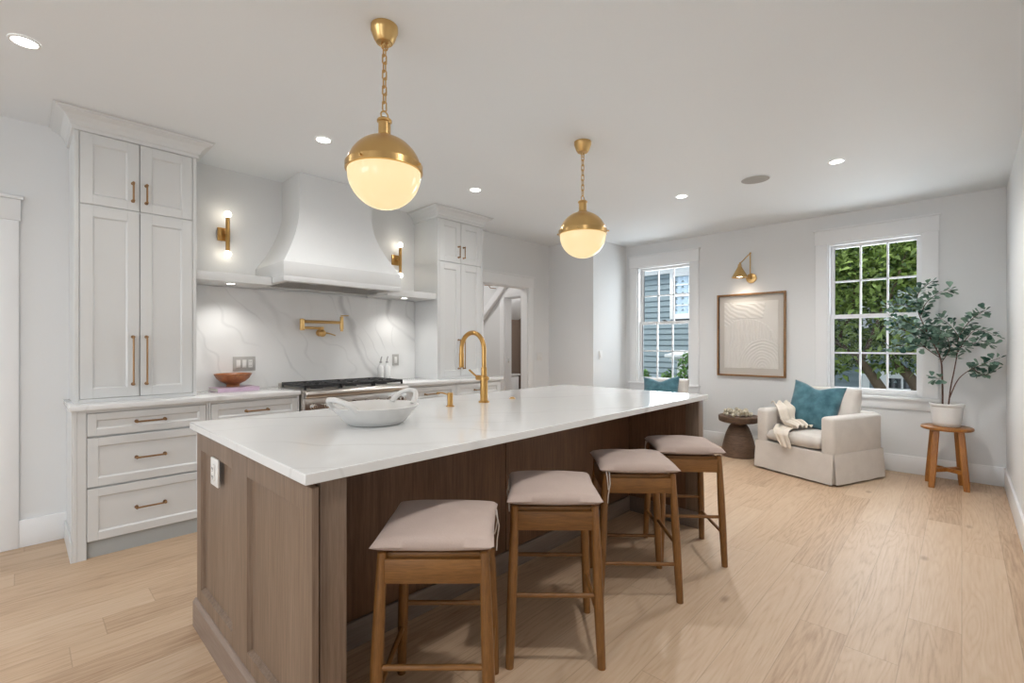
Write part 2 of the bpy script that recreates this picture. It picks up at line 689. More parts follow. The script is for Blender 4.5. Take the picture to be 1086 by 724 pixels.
M_brass2 = metal('brushed_gold', (0.57, 0.335, 0.115, 1), 0.28)
M_bronze = metal('aged_brass_pull', (0.34, 0.205, 0.105, 1), 0.36)
M_steel = metal('brushed_steel', (0.66, 0.63, 0.60, 1), 0.28, (4, 60, 60))
M_nickel = metal('bright_nickel', (0.72, 0.71, 0.69, 1), 0.16)
M_iron = paint('cast_iron', (0.018, 0.018, 0.019, 1), 0.45, 0.1, 120, 0.2)
M_black = paint('matte_black', (0.02, 0.02, 0.02, 1), 0.5, 0.02, 60, 0.1)
M_vent = metal('vent_steel', (0.42, 0.41, 0.40, 1), 0.4)
M_plate = paint('grey_switch_plate', srgb(184, 182, 178), 0.35, 0.0, 50, 0.02)
M_switch = paint('white_switch', srgb(232, 231, 228), 0.3, 0.0, 50, 0.01)
M_ceramic = paint('matte_white_ceramic', (0.70, 0.69, 0.67, 1), 0.35, 0.03, 40, 0.03)
M_gloss = paint('gloss_white_ceramic', (0.82, 0.82, 0.81, 1), 0.12, 0.0, 40, 0.01)
M_bowl = wood('carved_bowl_wood', srgb(118, 62, 26), srgb(186, 120, 68), (18, 18, 18), 0.35, 0.5)
M_pink = paint('lilac_book_cover', srgb(214, 188, 210), 0.45, 0.0, 30, 0.25)
M_paper = paint('book_pages', srgb(226, 222, 214), 0.7, 0.05, 300, 0.1)
M_drum = wood('drum_table_wood', srgb(66, 50, 40), srgb(128, 102, 82), (3, 3, 24), 0.6, 0.4)
M_bead = paint('bleached_wood_beads', srgb(212, 202, 180), 0.6, 0.05, 60, 0.2)
M_pstool = wood('honey_stool_wood', srgb(124, 74, 24), srgb(184, 122, 54), (26, 26, 2.2), 0.35, 0.45)
M_pot = paint('white_ribbed_pot', (0.80, 0.79, 0.77, 1), 0.5, 0.08, 35, 0.06)
M_soil = paint('potting_soil', (0.05, 0.035, 0.025, 1), 0.95, 0.6, 70, 0.5)
M_stem = paint('brown_stem', srgb(98, 66, 54), 0.7, 0.2, 90, 0.3)
M_leaf = leaf_mat('ficus_leaf', srgb(30, 74, 62), srgb(142, 170, 150), 0.35, 0.12)
M_frame = wood('walnut_frame', srgb(120, 84, 48), srgb(160, 118, 74), (8, 8, 8), 0.4, 0.4)
M_mat = paint('grey_mount_board', srgb(202, 196, 188), 0.8, 0.05, 300, 0.03)
M_relief = paint('plaster_relief', srgb(222, 218, 212), 0.85, 0.25, 140, 0.05)
M_globe = emit('opal_globe_glow', (1.0, 0.75, 0.38, 1), 0.43, (0.35, 0.32, 0.25, 1), 0.12)
M_bulb = emit('warm_bulb_glow', (1.0, 0.91, 0.76, 1), 6.5)
M_down = emit('downlight_glow', (1.0, 0.97, 0.92, 1), 6.0)
M_glass = glass_mat()
M_taupe = paint('bath_wall_paint', srgb(122, 106, 94), 0.7, 0.01, 60, 0.04)
M_siding = paint('blue_grey_siding', srgb(130, 146, 154), 0.7, 0.05, 30, 0.06)
M_ext_white = paint('exterior_white_paint', (0.80, 0.82, 0.84, 1), 0.5, 0.01, 30, 0.03)
M_curtain = paint('pale_blue_curtain', srgb(190, 212, 232), 0.8, 0.1, 20, 0.15)
M_darkglass = paint('dark_window_pane', (0.06, 0.07, 0.08, 1), 0.1, 0.0, 10, 0.2)
M_bark = paint('grey_brown_bark', srgb(104, 88, 70), 0.9, 0.6, 26, 0.5)
M_tree = leaf_mat('tree_leaf', srgb(42, 72, 22), srgb(166, 188, 104), 0.5, 0.45, 2.2)
M_shrub = leaf_mat('shrub_leaf', srgb(40, 84, 28), srgb(136, 178, 92), 0.4, 0.35, 6)
M_lawn = paint('lawn', srgb(84, 104, 60), 0.95, 0.4, 20, 0.5)
M_sinkw = paint('white_fireclay', (0.82, 0.82, 0.80, 1), 0.15, 0.0, 30, 0.01)

# ------------------------------------------------------------------ room shell
CE = 2.74
XW = 6.23      # window wall
YB = 4.37      # range wall
YR = -0.295    # right wall
XL = -7.00     # far left wall
struct('floor', MB().box(XL - 0.15, XW + 0.2, YR - 0.15, 6.35, -0.08, 0.0), M_floor, label='pale oak plank floor running across the whole room', cat='floor')
struct('ceiling', MB().box(XL - 0.15, XW + 0.25, YR - 0.15, 6.35, CE, CE + 0.08), M_ceil, label='flat white ceiling over the kitchen and sitting area', cat='ceiling')
w = MB()
DZ = 2.09
w.box(XL, -0.95, YB, YB + 0.115, 0, CE)
w.box(-0.95, -0.10, YB, YB + 0.115, DZ, CE)
w.box(-0.10, 4.04, YB, YB + 0.115, 0, CE)
w.box(4.04, 4.89, YB, YB + 0.115, DZ, CE)
w.box(4.89, 5.36, YB, YB + 0.115, 0, CE)
struct('wall_back', w, M_wall, smooth=False, label='white back wall behind the range and tall cabinets', cat='wall')
struct('wall_nook', MB().box(5.36, XW + 0.17, 3.60, YB + 0.115, 0, CE), M_wall, smooth=False, label='white boxed-out wall corner left of the windows', cat='wall')
w = MB()
Wins = [(2.635, 3.42), (0.28, 1.08)]
WZ0, WZ1 = 0.765, 2.415
w.box(XW, XW + 0.17, YR - 0.12, Wins[1][0], 0, CE)
w.box(XW, XW + 0.17, Wins[1][1], Wins[0][0], 0, CE)
w.box(XW, XW + 0.17, Wins[0][1], 3.60, 0, CE)
for a, b_ in Wins:
    w.box(XW, XW + 0.17, a, b_, 0, WZ0)
    w.box(XW, XW + 0.17, a, b_, WZ1, CE)
struct('wall_right', w, M_wall, smooth=False, label='white wall holding the two sash windows', cat='wall')
w = MB()
w.box(XL, -4.0, YR - 0.12, YR, 0, CE)
w.box(-1.8, XW, YR - 0.12, YR, 0, CE)
w.box(-4.0, -1.8, YR - 0.12, YR, 0, 0.6)
w.box(-4.0, -1.8, YR - 0.12, YR, 2.3, CE)
struct('wall_front', w, M_wall, smooth=False, label='white side wall at the right edge of the photo', cat='wall')
w3 = struct_root('added_window_4', 'added white window for fill light, unseen in the side wall', 'window', (-2.9, YR - 0.06, 0.6))  # window invented to carry the side fill light, out of view
m = MB()
for xx in (-4.0, -3.3, -2.55, -1.84):
    m.box(xx, xx + 0.04, YR - 0.09, YR - 0.05, 0.6, 2.3)
m.box(-4.0, -1.8, YR - 0.09, YR - 0.05, 0.6, 0.64)
m.box(-4.0, -1.8, YR - 0.09, YR - 0.05, 2.26, 2.3)
m.build('frame', M_trim, w3)
w = MB()
w.box(XL - 0.15, XL, YR - 0.12, 0.3, 0, CE)
w.box(XL - 0.15, XL, 3.9, YB + 0.115, 0, CE)
w.box(XL - 0.15, XL, 0.3, 3.9, 0, 0.7)
w.box(XL - 0.15, XL, 0.3, 3.9, 2.4, CE)
struct('wall_left', w, M_wall, smooth=False, label='white far wall with a wide opening added for fill light', cat='wall')

# skirting boards
BH, BT = 0.175, 0.016


def skirting(name, x0, x1, y0, y1, label):
    struct(name, MB().box(x0, x1, y0, y1, 0, BH, 0.003), M_trim, label=label, cat='baseboard')


skirting('baseboard_right', XW - BT, XW, YR, 3.60, 'tall white skirting board under the two windows')
skirting('baseboard_front', XL, XW - BT, YR, YR + BT, 'white skirting board along the wall at the right edge')
skirting('baseboard_nook', 5.36, XW - BT, 3.60 - BT, 3.60, 'white skirting board left of the windows below the light switch')
skirting('baseboard_corner', 5.36 - BT, 5.36, 3.60 - BT, YB, 'white skirting board on the shaded return wall')
skirting('baseboard_left', 0.0, 0.235, YB - BT, YB, 'white skirting board between left door casing and cabinet')
skirting('baseboard_back', 4.99, 5.36 - BT, YB - BT, YB, 'white skirting board right of the hall doorway')


def casing(parent, x0, x1, ztop, yf, hz=0.155, wd=0.10):
    m = MB()
    m.box(x0 - wd, x0, yf - 0.02, yf, 0, ztop, 0.003)
    m.box(x1, x1 + wd, yf - 0.02, yf, 0, ztop, 0.003)
    m.build('side_casing', M_trim, parent)
    m = MB()
    m.box(x0 - wd - 0.008, x1 + wd + 0.008, yf - 0.025, yf, ztop, ztop + hz - 0.02, 0.002)
    m.box(x0 - wd - 0.02, x1 + wd + 0.02, yf - 0.036, yf, ztop + hz - 0.02, ztop + hz, 0.003)
    m.build('head_casing', M_trim, parent)


# open doorway to the hall
d1 = struct_root('door_1', 'white cased doorway to the hall right of the tall cabinet', 'doorway', (4.465, YB, 0))
casing(d1, 4.04, 4.89, DZ, YB)
m = MB()
m.box(4.04, 4.052, YB, YB + 0.115, 0, DZ)
m.box(4.878, 4.89, YB, YB + 0.115, 0, DZ)
m.box(4.052, 4.878, YB, YB + 0.115, DZ - 0.012, DZ)
m.build('jamb', M_trim, d1)
d2 = struct_root('door_2', 'white cased doorway at the left edge of the photo', 'doorway', (-0.525, YB, 0))
casing(d2, -0.95, -0.10, DZ, YB)
m = MB()
m.box(-0.94, -0.11, YB + 0.03, YB + 0.07, 0.01, DZ - 0.005, 0.002)
for (z0, z1) in ((0.2, 0.95), (1.1, 1.95)):
    m.box(-0.82, -0.23, YB + 0.026, YB + 0.03, z0, z1, 0.002)
m.build('door_leaf', M_trim, d2)

# hall and small bathroom beyond the doorway
w = MB()
w.box(5.0, 5.12, 4.92, 6.25, 0, CE)
w.box(5.0, 5.12, YB + 0.115, 4.52, 0, CE)
w.box(5.0, 5.12, 4.52, 4.92, 2.0, CE)
struct('wall_hall', w, M_wall, smooth=False, label='white hall wall seen through the doorway', cat='wall')
struct('wall_hall_end', MB().box(3.0, 5.0, 6.2, 6.3, 0, CE), M_wall, smooth=False, label='white end wall of the hall beyond the doorway', cat='wall')
struct('wall_hall_left', MB().box(2.95, 3.05, YB + 0.115, 6.2, 0, CE), M_wall, smooth=False, label='white left wall of the hall beyond the doorway', cat='wall')
struct('wall_bath', MB().box(5.12, 6.55, 6.0, 6.1, 0, CE), M_taupe, smooth=False, label='dark taupe bathroom wall behind the toilet', cat='wall')
struct('wall_bath_side', MB().box(6.46, 6.56, 4.485, 6.0, 0, CE), M_taupe, smooth=False, label='dark taupe side wall of the small bathroom', cat='wall')
struct('ceiling_bath', MB().prism([(5.995, 1.76), (5.995, 1.86), (4.5, 2.7), (4.5, 2.6)], 'x', 5.13, 6.455), M_ceil, smooth=False, label='sloping white bathroom ceiling above the toilet', cat='ceiling')
d3 = struct_root('door_3', 'white cased bathroom doorway inside the hall', 'doorway', (5.06, 4.72, 0))
m = MB()
m.box(4.98, 5.0, 4.92, 5.01, 0, 2.0, 0.002)
m.build('side_casing', M_trim, d3)
MB().box(4.975, 5.0, 4.50, 5.02, 2.0, 2.13, 0.002).build('head_casing', M_trim, d3)
m = MB()
m.box(4.995, 5.125, 4.905, 4.92, 0, 2.0)
m.box(4.995, 5.125, 4.52, 4.905, 1.985, 2.0)
m.build('jamb', M_trim, d3)
MB().box(5.045, 5.075, 4.901, 4.906, 1.03, 1.09, 0.001).build('strike_plate', M_nickel, d3)
tag(MB().prism([(4.84, 2.16), (6.19, 0.92), (6.19, 1.05), (4.84, 2.29)], 'x', 4.93, 4.998, 0.004).build('stair_stringer', M_trim),
    'white sloping stair stringer on the hall wall', 'stair trim', kind='structure')
hr = thing('handrail', 'short brown wooden handrail end high in the hall', 'handrail', (4.88, 5.10, 2.17))
MB().cyl((4.85, 5.02, 2.185), (4.85, 5.20, 2.205), 0.016, 0.016, 14, bev=0.004).build('rail', M_stool, hr)
MB().tube([(4.85, 5.11, 2.18), (4.88, 5.11, 2.15), (4.999, 5.11, 2.15)], 0.006).build('bracket', M_bronze, hr)
area_light('hall_fill', (4.0, 5.3, 2.70), (0, 0, 0), 0.5, 0.5, 6, (1, 0.96, 0.93))  # unseen light added to brighten the hall, no fixture modelled
area_light('bath_fill', (5.7, 5.0, 2.2), (R(15), 0, 0), 0.3, 0.3, 6, (1, 0.96, 0.93))  # unseen light added to brighten the bathroom, no fixture modelled

to = thing('toilet', 'white toilet glimpsed through the bathroom doorway', 'toilet', (6.07, 5.75, 0))
MB().box(5.87, 6.27, 5.80, 5.985, 0.38, 0.74, 0.03, 3).build('tank', M_gloss, to)
MB().box(5.855, 6.285, 5.785, 5.99, 0.742, 0.775, 0.012, 3).build('tank_lid', M_gloss, to)
m = MB()
rings = []
for z, a, b2, yo in ((0.0, 0.11, 0.20, 0.03), (0.05, 0.105, 0.19, 0.03), (0.2, 0.10, 0.19, 0.03), (0.30, 0.15, 0.24, 0.0), (0.38, 0.185, 0.275, -0.02), (0.40, 0.185, 0.275, -0.02)):
    rings.append([(6.07 + a * math.cos(t * PI / 16), 5.56 + yo + b2 * math.sin(t * PI / 16), z) for t in range(32)])
m.loft(rings)
m.build('bowl', M_gloss, to)
m = MB()
rings = [[(6.07 + (0.19 - i) * math.cos(t * PI / 16), 5.54 + (0.28 - i) * math.sin(t * PI / 16), z) for t in range(32)] for i, z in ((0.005, 0.402), (0, 0.415), (0, 0.43), (0.02, 0.445))]
m.loft(rings)
m.build('seat_lid', M_gloss, to)


# ------------------------------------------------------------------ windows
def window(name, y0, y1, label, latch=True):
    root = struct_root(name, label, 'window', (XW, (y0 + y1) / 2, WZ0))
    cw = 0.115
    m = MB()
    m.box(XW - 0.022, XW, y0 - cw, y0, WZ0, WZ1, 0.003)
    m.box(XW - 0.022, XW, y1, y1 + cw, WZ0, WZ1, 0.003)
    m.build('side_casing', M_trim, root)
    m = MB()
    m.box(XW - 0.026, XW, y0 - cw - 0.006, y1 + cw + 0.006, WZ1, WZ1 + 0.15, 0.003)
    m.box(XW - 0.04, XW, y0 - cw - 0.018, y1 + cw + 0.018, WZ1 + 0.15, WZ1 + 0.17, 0.003)
    m.build('head_casing', M_trim, root)
    MB().box(XW - 0.05, XW + 0.06, y0 - cw - 0.015, y1 + cw + 0.015, WZ0 - 0.03, WZ0, 0.005).build('sill', M_trim, root)
    MB().box(XW - 0.02, XW, y0 - cw, y1 + cw, WZ0 - 0.125, WZ0 - 0.03, 0.003).build('apron', M_trim, root)
    m = MB()
    t = 0.016
    m.box(XW, XW + 0.15, y0, y0 + t, WZ0, WZ1)
    m.box(XW, XW + 0.15, y1 - t, y1, WZ0, WZ1)
    m.box(XW, XW + 0.15, y0 + t, y1 - t, WZ1 - t, WZ1)
    m.box(XW + 0.02, XW + 0.15, y0 + t, y1 - t, WZ0, WZ0 + t)
    m.build('jamb', M_trim, root)
    a, b_ = y0 + t, y1 - t
    zm = 1.61
    for nm, xs, z0, z1, hb, ht in (('upper_sash', XW + 0.085, zm - 0.02, WZ1 - t, 0.04, 0.03), ('lower_sash', XW + 0.05, WZ0 + t, zm + 0.02, 0.05, 0.042)):
        m = MB()
        st = 0.036
        x0, x1 = xs, xs + 0.032
        m.box(x0, x1, a, a + st, z0, z1, 0.003)
        m.box(x0, x1, b_ - st, b_, z0, z1, 0.003)
        m.box(x0, x1, a + st, b_ - st, z0, z0 + hb, 0.003)
        m.box(x0, x1, a + st, b_ - st, z1 - ht, z1, 0.003)
        wy = (b_ - a - 2 * st) / 3
        for k in (1, 2):
            yy = a + st + wy * k
            m.box(x0 + 0.004, x1 - 0.004, yy - 0.009, yy + 0.009, z0 + hb, z1 - ht, 0.002)
        zz = (z0 + hb + z1 - ht) / 2
        m.box(x0 + 0.004, x1 - 0.004, a + st, b_ - st, zz - 0.009, zz + 0.009, 0.002)
        s = m.build(nm, M_trim, root)
        MB().box(x0 + 0.014, x0 + 0.018, a + st, b_ - st, z0 + hb, z1 - ht).build('glass_pane', M_glass, s, smooth=False)
        if nm == 'lower_sash' and latch:
            q = MB()
            yc = (a + b_) / 2
            q.box(x0 + 0.002, x0 + 0.03, yc - 0.03, yc + 0.03, zm + 0.02, zm + 0.028, 0.002)
            q.cyl((x0 + 0.015, yc, zm + 0.026), (x0 + 0.015, yc, zm + 0.04), 0.011)
            q.box(x0 - 0.004, x0 + 0.012, yc - 0.004, yc + 0.035, zm + 0.03, zm + 0.038, 0.002)
            q.build('latch', M_black, s)
    return root


window('window_1', Wins[0][0], Wins[0][1], 'white six-over-six sash window left of the picture, facing blue siding')
window('window_2', Wins[1][0], Wins[1][1], 'white six-over-six sash window right of the picture, full of tree leaves')
w3 = struct_root('added_window_3', 'added wide white window for fill light, unseen in the far wall', 'window', (XL - 0.07, 2.1, 0.7))  # made-up window frame around the unseen left fill light
m = MB()
for yy in (0.3, 1.2, 2.1, 3.0, 3.86):
    m.box(XL - 0.1, XL - 0.05, yy, yy + 0.04, 0.7, 2.4)
m.box(XL - 0.1, XL - 0.05, 0.3, 3.9, 0.7, 0.74)
m.box(XL - 0.1, XL - 0.05, 0.3, 3.9, 2.36, 2.4)
m.build('frame', M_trim, w3)

# ------------------------------------------------------------------ cabinet helpers


def shaker(m, x0, x1, z0, z1, y, rail=0.055, th=0.02, rec=0.010):
    m.box(x0, x0 + rail, y, y + th, z0, z1, 0.0015, 1)
    m.box(x1 - rail, x1, y, y + th, z0, z1, 0.0015, 1)
    m.box(x0 + rail, x1 - rail, y, y + th, z0, z0 + rail, 0.0015, 1)
    m.box(x0 + rail, x1 - rail, y, y + th, z1 - rail, z1, 0.0015, 1)
    # small sloped bead around the recessed panel
    r = rec
    xi0, xi1, zi0, zi1 = x0 + rail, x1 - rail, z0 + rail, z1 - rail
    b = 0.008
    m.loft([[(xi0, y + 0.002, zi0), (xi1, y + 0.002, zi0), (xi1, y + 0.002, zi1), (xi0, y + 0.002, zi1)],
            [(xi0 + b, y + r, zi0 + b), (xi1 - b, y + r, zi0 + b), (xi1 - b, y + r, zi1 - b), (xi0 + b, y + r, zi1 - b)]], cap0=False, cap1=True)
    return m


def pull(parent, c, L, axis='x', out=0.032, mat=None):
    # bar pull on a face looking to -Y; c is the centre of the bar on the face
    x, y, z = c
    m = MB()
    d = Vector((1, 0, 0)) if axis == 'x' else Vector((0, 0, 1))
    c = Vector(c)
    o = Vector((0, -out, 0))
    for s in (-1, 1):
        p = c + d * s * L / 2
        m.cyl(p, p + Vector((0, -0.004, 0)), 0.011, 0.010, 16)
        m.cyl(p, p + o, 0.0055, 0.0055, 12)
        m.sphere(p + o, 0.0085, u=12, v=8)
    m.cyl(c - d * L / 2 + o, c + d * L / 2 + o, 0.0055, 0.0055, 12)
    return m.build('handle', mat or M_bronze, parent)


def crown(parent, x0, x1, yf, yb, z0):
    prof = [(0.002, z0), (0.012, z0 + 0.002), (0.012, z0 + 0.022), (0.02, z0 + 0.030), (0.026, z0 + 0.052), (0.046, z0 + 0.078), (0.074, z0 + 0.092), (0.084, z0 + 0.096), (0.084, z0 + 0.106), (0.098, z0 + 0.112), (0.098, CE - 0.003)]
    rings = []
    for o, z in prof:
        rings.append([(x0 - o, yb, z), (x0 - o, yf - o, z), (x1 + o, yf - o, z), (x1 + o, yb, z)])
    MB().loft(rings).build('crown_moulding', M_cab, parent, angle=20)


def tall_cabinet(x0, x1, label):
    yf, yb = 3.95, YB - 0.001
    t = thing('tall_cabinet', label, 'cabinet', ((x0 + x1) / 2, (yf + yb) / 2, 0.933), 'tall white pantry cabinets')
    m = MB()
    m.box(x0, x1, yf + 0.02, yb, 0.9345, 2.66)
    fs = 0.022
    m.box(x0, x0 + fs, yf, yf + 0.02, 0.9345, 2.66, 0.001, 1)
    m.box(x1 - fs, x1, yf, yf + 0.02, 0.9345, 2.66, 0.001, 1)
    m.box(x0 + fs, x1 - fs, yf, yf + 0.02, 2.626, 2.66, 0.001, 1)
    m.box(x0 + fs, x1 - fs, yf, yf + 0.02, 0.9345, 0.958, 0.001, 1)
    m.build('carcass', M_cab, t)
    xm = (x0 + x1) / 2
    g = 0.0025
    for (z0, z1, upper) in ((2.182, 2.623, True), (0.961, 2.168, False)):
        for s in (0, 1):
            a, b_ = (x0 + fs + 0.003, xm - g) if s == 0 else (xm + g, x1 - fs - 0.003)
            d = shaker(MB(), a, b_, z0, z1, yf - 0.001, 0.062).build('door', M_cab, t)
            hx = b_ - 0.033 if s == 0 else a + 0.033
            if upper:
                pull(d, (hx, yf - 0.001, z0 + 0.12), 0.115, 'z', 0.03)
            else:
                pull(d, (hx, yf - 0.001, z0 + 0.235), 0.31, 'z', 0.032)
    m = MB()
    m.box(x0 + fs + 0.001, x1 - fs - 0.001, yf + 0.008, yf + 0.02, 2.169, 2.181)
    m.build('mid_rail', M_cab, t)
    crown(t, x0, x1, yf, yb, 2.625)
    return t


tall_cabinet(0.235, 0.875, 'tall white cabinet at the left, standing on the left worktop')
tall_cabinet(3.013, 3.646, 'tall white cabinet right of the range hood, beside the hall doorway')

CT0, CT1 = 0.902, 0.934
YF = 3.82


def base_cabinet(x0, x1, label, fronts, left_leg=False):
    t = thing('base_cabinet', label, 'cabinet', ((x0 + x1) / 2, 4.1, 0), 'white drawer base cabinets')
    m = MB()
    m.box(x0, x1, YF + 0.02, YB - 0.001, 0.10, CT0 - 0.001)
    st = 0.042 if left_leg else 0.012
    m.box(x0, x0 + st, YF, YF + 0.02, 0.0 if left_leg else 0.10, CT0 - 0.001, 0.001, 1)
    m.box(x1 - 0.012, x1, YF, YF + 0.02, 0.10, CT0 - 0.001, 0.001, 1)
    m.box(x0 + st, x1 - 0.012, YF, YF + 0.02, 0.884, CT0 - 0.001, 0.001, 1)
    if left_leg:
        m.box(x0 - 0.018, x0, YF - 0.002, YB - 0.001, 0.0, CT0 - 0.001, 0.001, 1)
        m.box(x0 - 0.03, x0 - 0.018, YF + 0.0, YB - 0.017, 0.0, 0.12, 0.002, 1)
        m.box(x0 - 0.024, x0 - 0.018, YF + 0.0, YF + 0.06, 0.12, CT0 - 0.001)
    m.build('carcass', M_cab, t)
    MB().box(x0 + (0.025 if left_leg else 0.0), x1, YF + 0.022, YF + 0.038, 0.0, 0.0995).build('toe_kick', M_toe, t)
    for (z0, z1) in fronts:
        a, b_ = x0 + st + 0.003, x1 - 0.015
        d = shaker(MB(), a, b_, z0, z1, YF - 0.002, 0.05 if z1 - z0 > 0.2 else 0.042).build('drawer', M_cab, t)
        pull(d, ((a + b_) / 2, YF - 0.002, (z0 + z1) / 2 if z1 - z0 < 0.2 else z0 + (z1 - z0) * 0.5), 0.148, 'x')
    return t


FR3 = [(0.742, 0.880), (0.434, 0.730), (0.105, 0.422)]
base_cabinet(0.240, 0.918, 'white three-drawer base cabinet under the left tall cabinet', FR3, True)
base_cabinet(0.921, 1.543, 'white drawer base cabinet between the left one and the range', FR3)
base_cabinet(2.517, 3.152, 'white drawer base cabinet just right of the range', FR3)
base_cabinet(3.155, 3.812, 'white drawer base cabinet nearest the hall doorway', FR3)


def worktop(x0, x1, label):
    tag(MB().box(x0, x1, 3.795, YB - 0.018, CT0, CT1, 0.003).build('worktop', M_quartz), label, 'worktop')


worktop(0.205, 1.548, 'white quartz worktop left of the range')
worktop(2.512, 3.835, 'white quartz worktop right of the range')
tag(MB().box(0.877, 3.011, YB - 0.016, YB - 0.001, CT1 - 0.03, 1.772, 0.001, 1).build('backsplash', M_splash), 'grey-veined white marble backsplash slab behind the range', 'backsplash', kind='structure')

# floating shelves with puck lights
for (x0, x1, lx, lab, ll) in ((0.877, 1.394, 1.124, 'white floating shelf left of the range hood', 'small puck light under the left floating shelf'), (2.437, 3.011, 2.68, 'white floating shelf right of the range hood', 'small puck light under the right floating shelf')):
    tag(MB().box(x0, x1, 3.97, YB - 0.001, 1.773, 1.835, 0.002).build('floating_shelf', M_cab), lab, 'shelf')
    p = thing('puck_light', ll, 'light', (lx, 4.06, 1.767), 'puck lights under the shelves')
    MB().lathe([(0.036, 0.0055), (0.036, 0.0), (0.028, -0.001), (0.028, 0.004)], (lx, 4.06, 1.767)).build('trim_ring', M_nickel, p)
    MB().lathe([(0, -0.0005), (0.027, -0.0005), (0.027, 0.004), (0, 0.004)], (lx, 4.06, 1.767)).build('lens', M_down, p)
    spot_light('puck_beam', (lx, 4.12, 1.755), 5.0, 130, 1.0, (1, 0.97, 0.93), 0.03)

# ------------------------------------------------------------------ range hood
hd = thing('range_hood', 'white plaster range hood flaring down to a wide straight band', 'range hood', (1.92, 4.05, 1.79))
x0, x1, yf, yb = 1.396, 2.436, 3.745, YB - 0.001
rings = []
nz_ = 26
for i in range(nz_ + 1):
    z = 1.943 + (CE - 0.002 - 1.943) * i / nz_
    t = max(0.0, (2.45 - z) / (2.45 - 1.943))
    k = t ** 1.7
    xa = 1.615 + (x0 + 0.003 - 1.615) * k
    xb = 2.275 + (x1 - 0.003 - 2.275) * k
    ya = 3.985 + (yf + 0.003 - 3.985) * k
    rings.append([(xa, yb, z), (xa, ya, z), (xb, ya, z), (xb, yb, z)])
MB().loft(rings).build('flared_chimney', M_hood, hd, angle=25)
m = MB()
m.box(x0, x1, yf, yb, 1.83, 1.943, 0.003)
m.box(x0, x1, yf, yf + 0.06, 1.79, 1.832, 0.003)
m.box(x0, x0 + 0.05, yf + 0.058, yb, 1.79, 1.832, 0.003)
m.box(x1 - 0.05, x1, yf + 0.058, yb, 1.79, 1.832, 0.003)
m.box(x0 + 0.05, x1 - 0.05, 4.29, yb, 1.79, 1.832, 0.003)
m.build('lower_band', M_hood, hd)
m = MB()
m.box(x0 + 0.052, x1 - 0.052, yf + 0.062, 4.288, 1.800, 1.815)
m.build('vent_liner', M_vent, hd)
m = MB()
n = 46
for i in range(n):
    xx = x0 + 0.09 + (x1 - x0 - 0.18) * i / (n - 1)
    m.box(xx - 0.004, xx + 0.004, yf + 0.10, 4.25, 1.792, 1.7995)
m.build('baffle_filter', M_steel, hd)
for xx in (1.66, 2.17):
    MB().lathe([(0, 0), (0.03, 0), (0.03, 0.008), (0, 0.008)], (xx, 3.835, 1.7915), 20).build('hood_lamp', M_nickel, hd)


# ------------------------------------------------------------------ gas range
rg = thing('gas_range', 'stainless steel gas range with black grates under the hood', 'range', (2.03, 4.05, 0))
X0, X1 = 1.556, 2.504
m = MB()
m.box(X0, X1, 3.775, YB - 0.018, 0.10, 0.915, 0.002)
m.box(X0, X1, 3.775, YB - 0.018, 0.915, 0.932, 0.004)
m.build('body', M_steel, rg)
m = MB()
m.box(X0 + 0.03, X1 - 0.03, 3.80, 4.26, 0.932, 0.936)
m.build('burner_tray', M_steel, rg)
m = MB()
m.cyl((X0 + 0.002, 3.745, 0.902), (X1 - 0.002, 3.745, 0.902), 0.032, 0.032, 28, bev=0.004)
m.box(X0 + 0.002, X1 - 0.002, 3.745, 3.78, 0.872, 0.934, 0.002)
m.build('bullnose', M_steel, rg)
MB().box(X0 + 0.004, X1 - 0.004, 3.752, 3.776, 0.745, 0.868, 0.003).build('control_panel', M_steel, rg)
MB().box(X0 + 0.02, X1 - 0.02, 4.29, YB - 0.02, 0.932, 0.962, 0.004).build('rear_trim', M_steel, rg)
for i in range(8):
    kx = X0 + 0.07 + i * (X1 - X0 - 0.14) / 7
    m = MB()
    m.cyl((kx, 3.752, 0.805), (kx, 3.742, 0.805), 0.026, 0.024, 24)
    m.cyl((kx, 3.742, 0.805), (kx, 3.708, 0.805), 0.019, 0.017, 24, bev=0.003)
    m.box(kx - 0.003, kx + 0.003, 3.704, 3.709, 0.79, 0.822, 0.001, 1)
    m.build('knob', M_nickel, rg)
m = MB()
m.box(X0 + 0.01, X1 - 0.01, 3.748, 3.775, 0.17, 0.735, 0.004)
dr = m.build('oven_door', M_steel, rg)
MB().box(X0 + 0.2, X1 - 0.2, 3.745, 3.75, 0.32, 0.58, 0.004).build('door_glass', M_black, dr)
m = MB()
m.cyl((X0 + 0.06, 3.70, 0.69), (X1 - 0.06, 3.70, 0.69), 0.014, 0.014, 18, bev=0.003)
for xx in (X0 + 0.1, X1 - 0.1):
    m.cyl((xx, 3.70, 0.69), (xx, 3.75, 0.69), 0.010, 0.010, 12)
m.build('door_handle', M_steel, dr)
MB().box(X0 + 0.02, X1 - 0.02, 3.80, 3.82, 0.0, 0.10).build('kick_panel', M_steel, rg)
gw = (X1 - X0 - 0.03) / 3
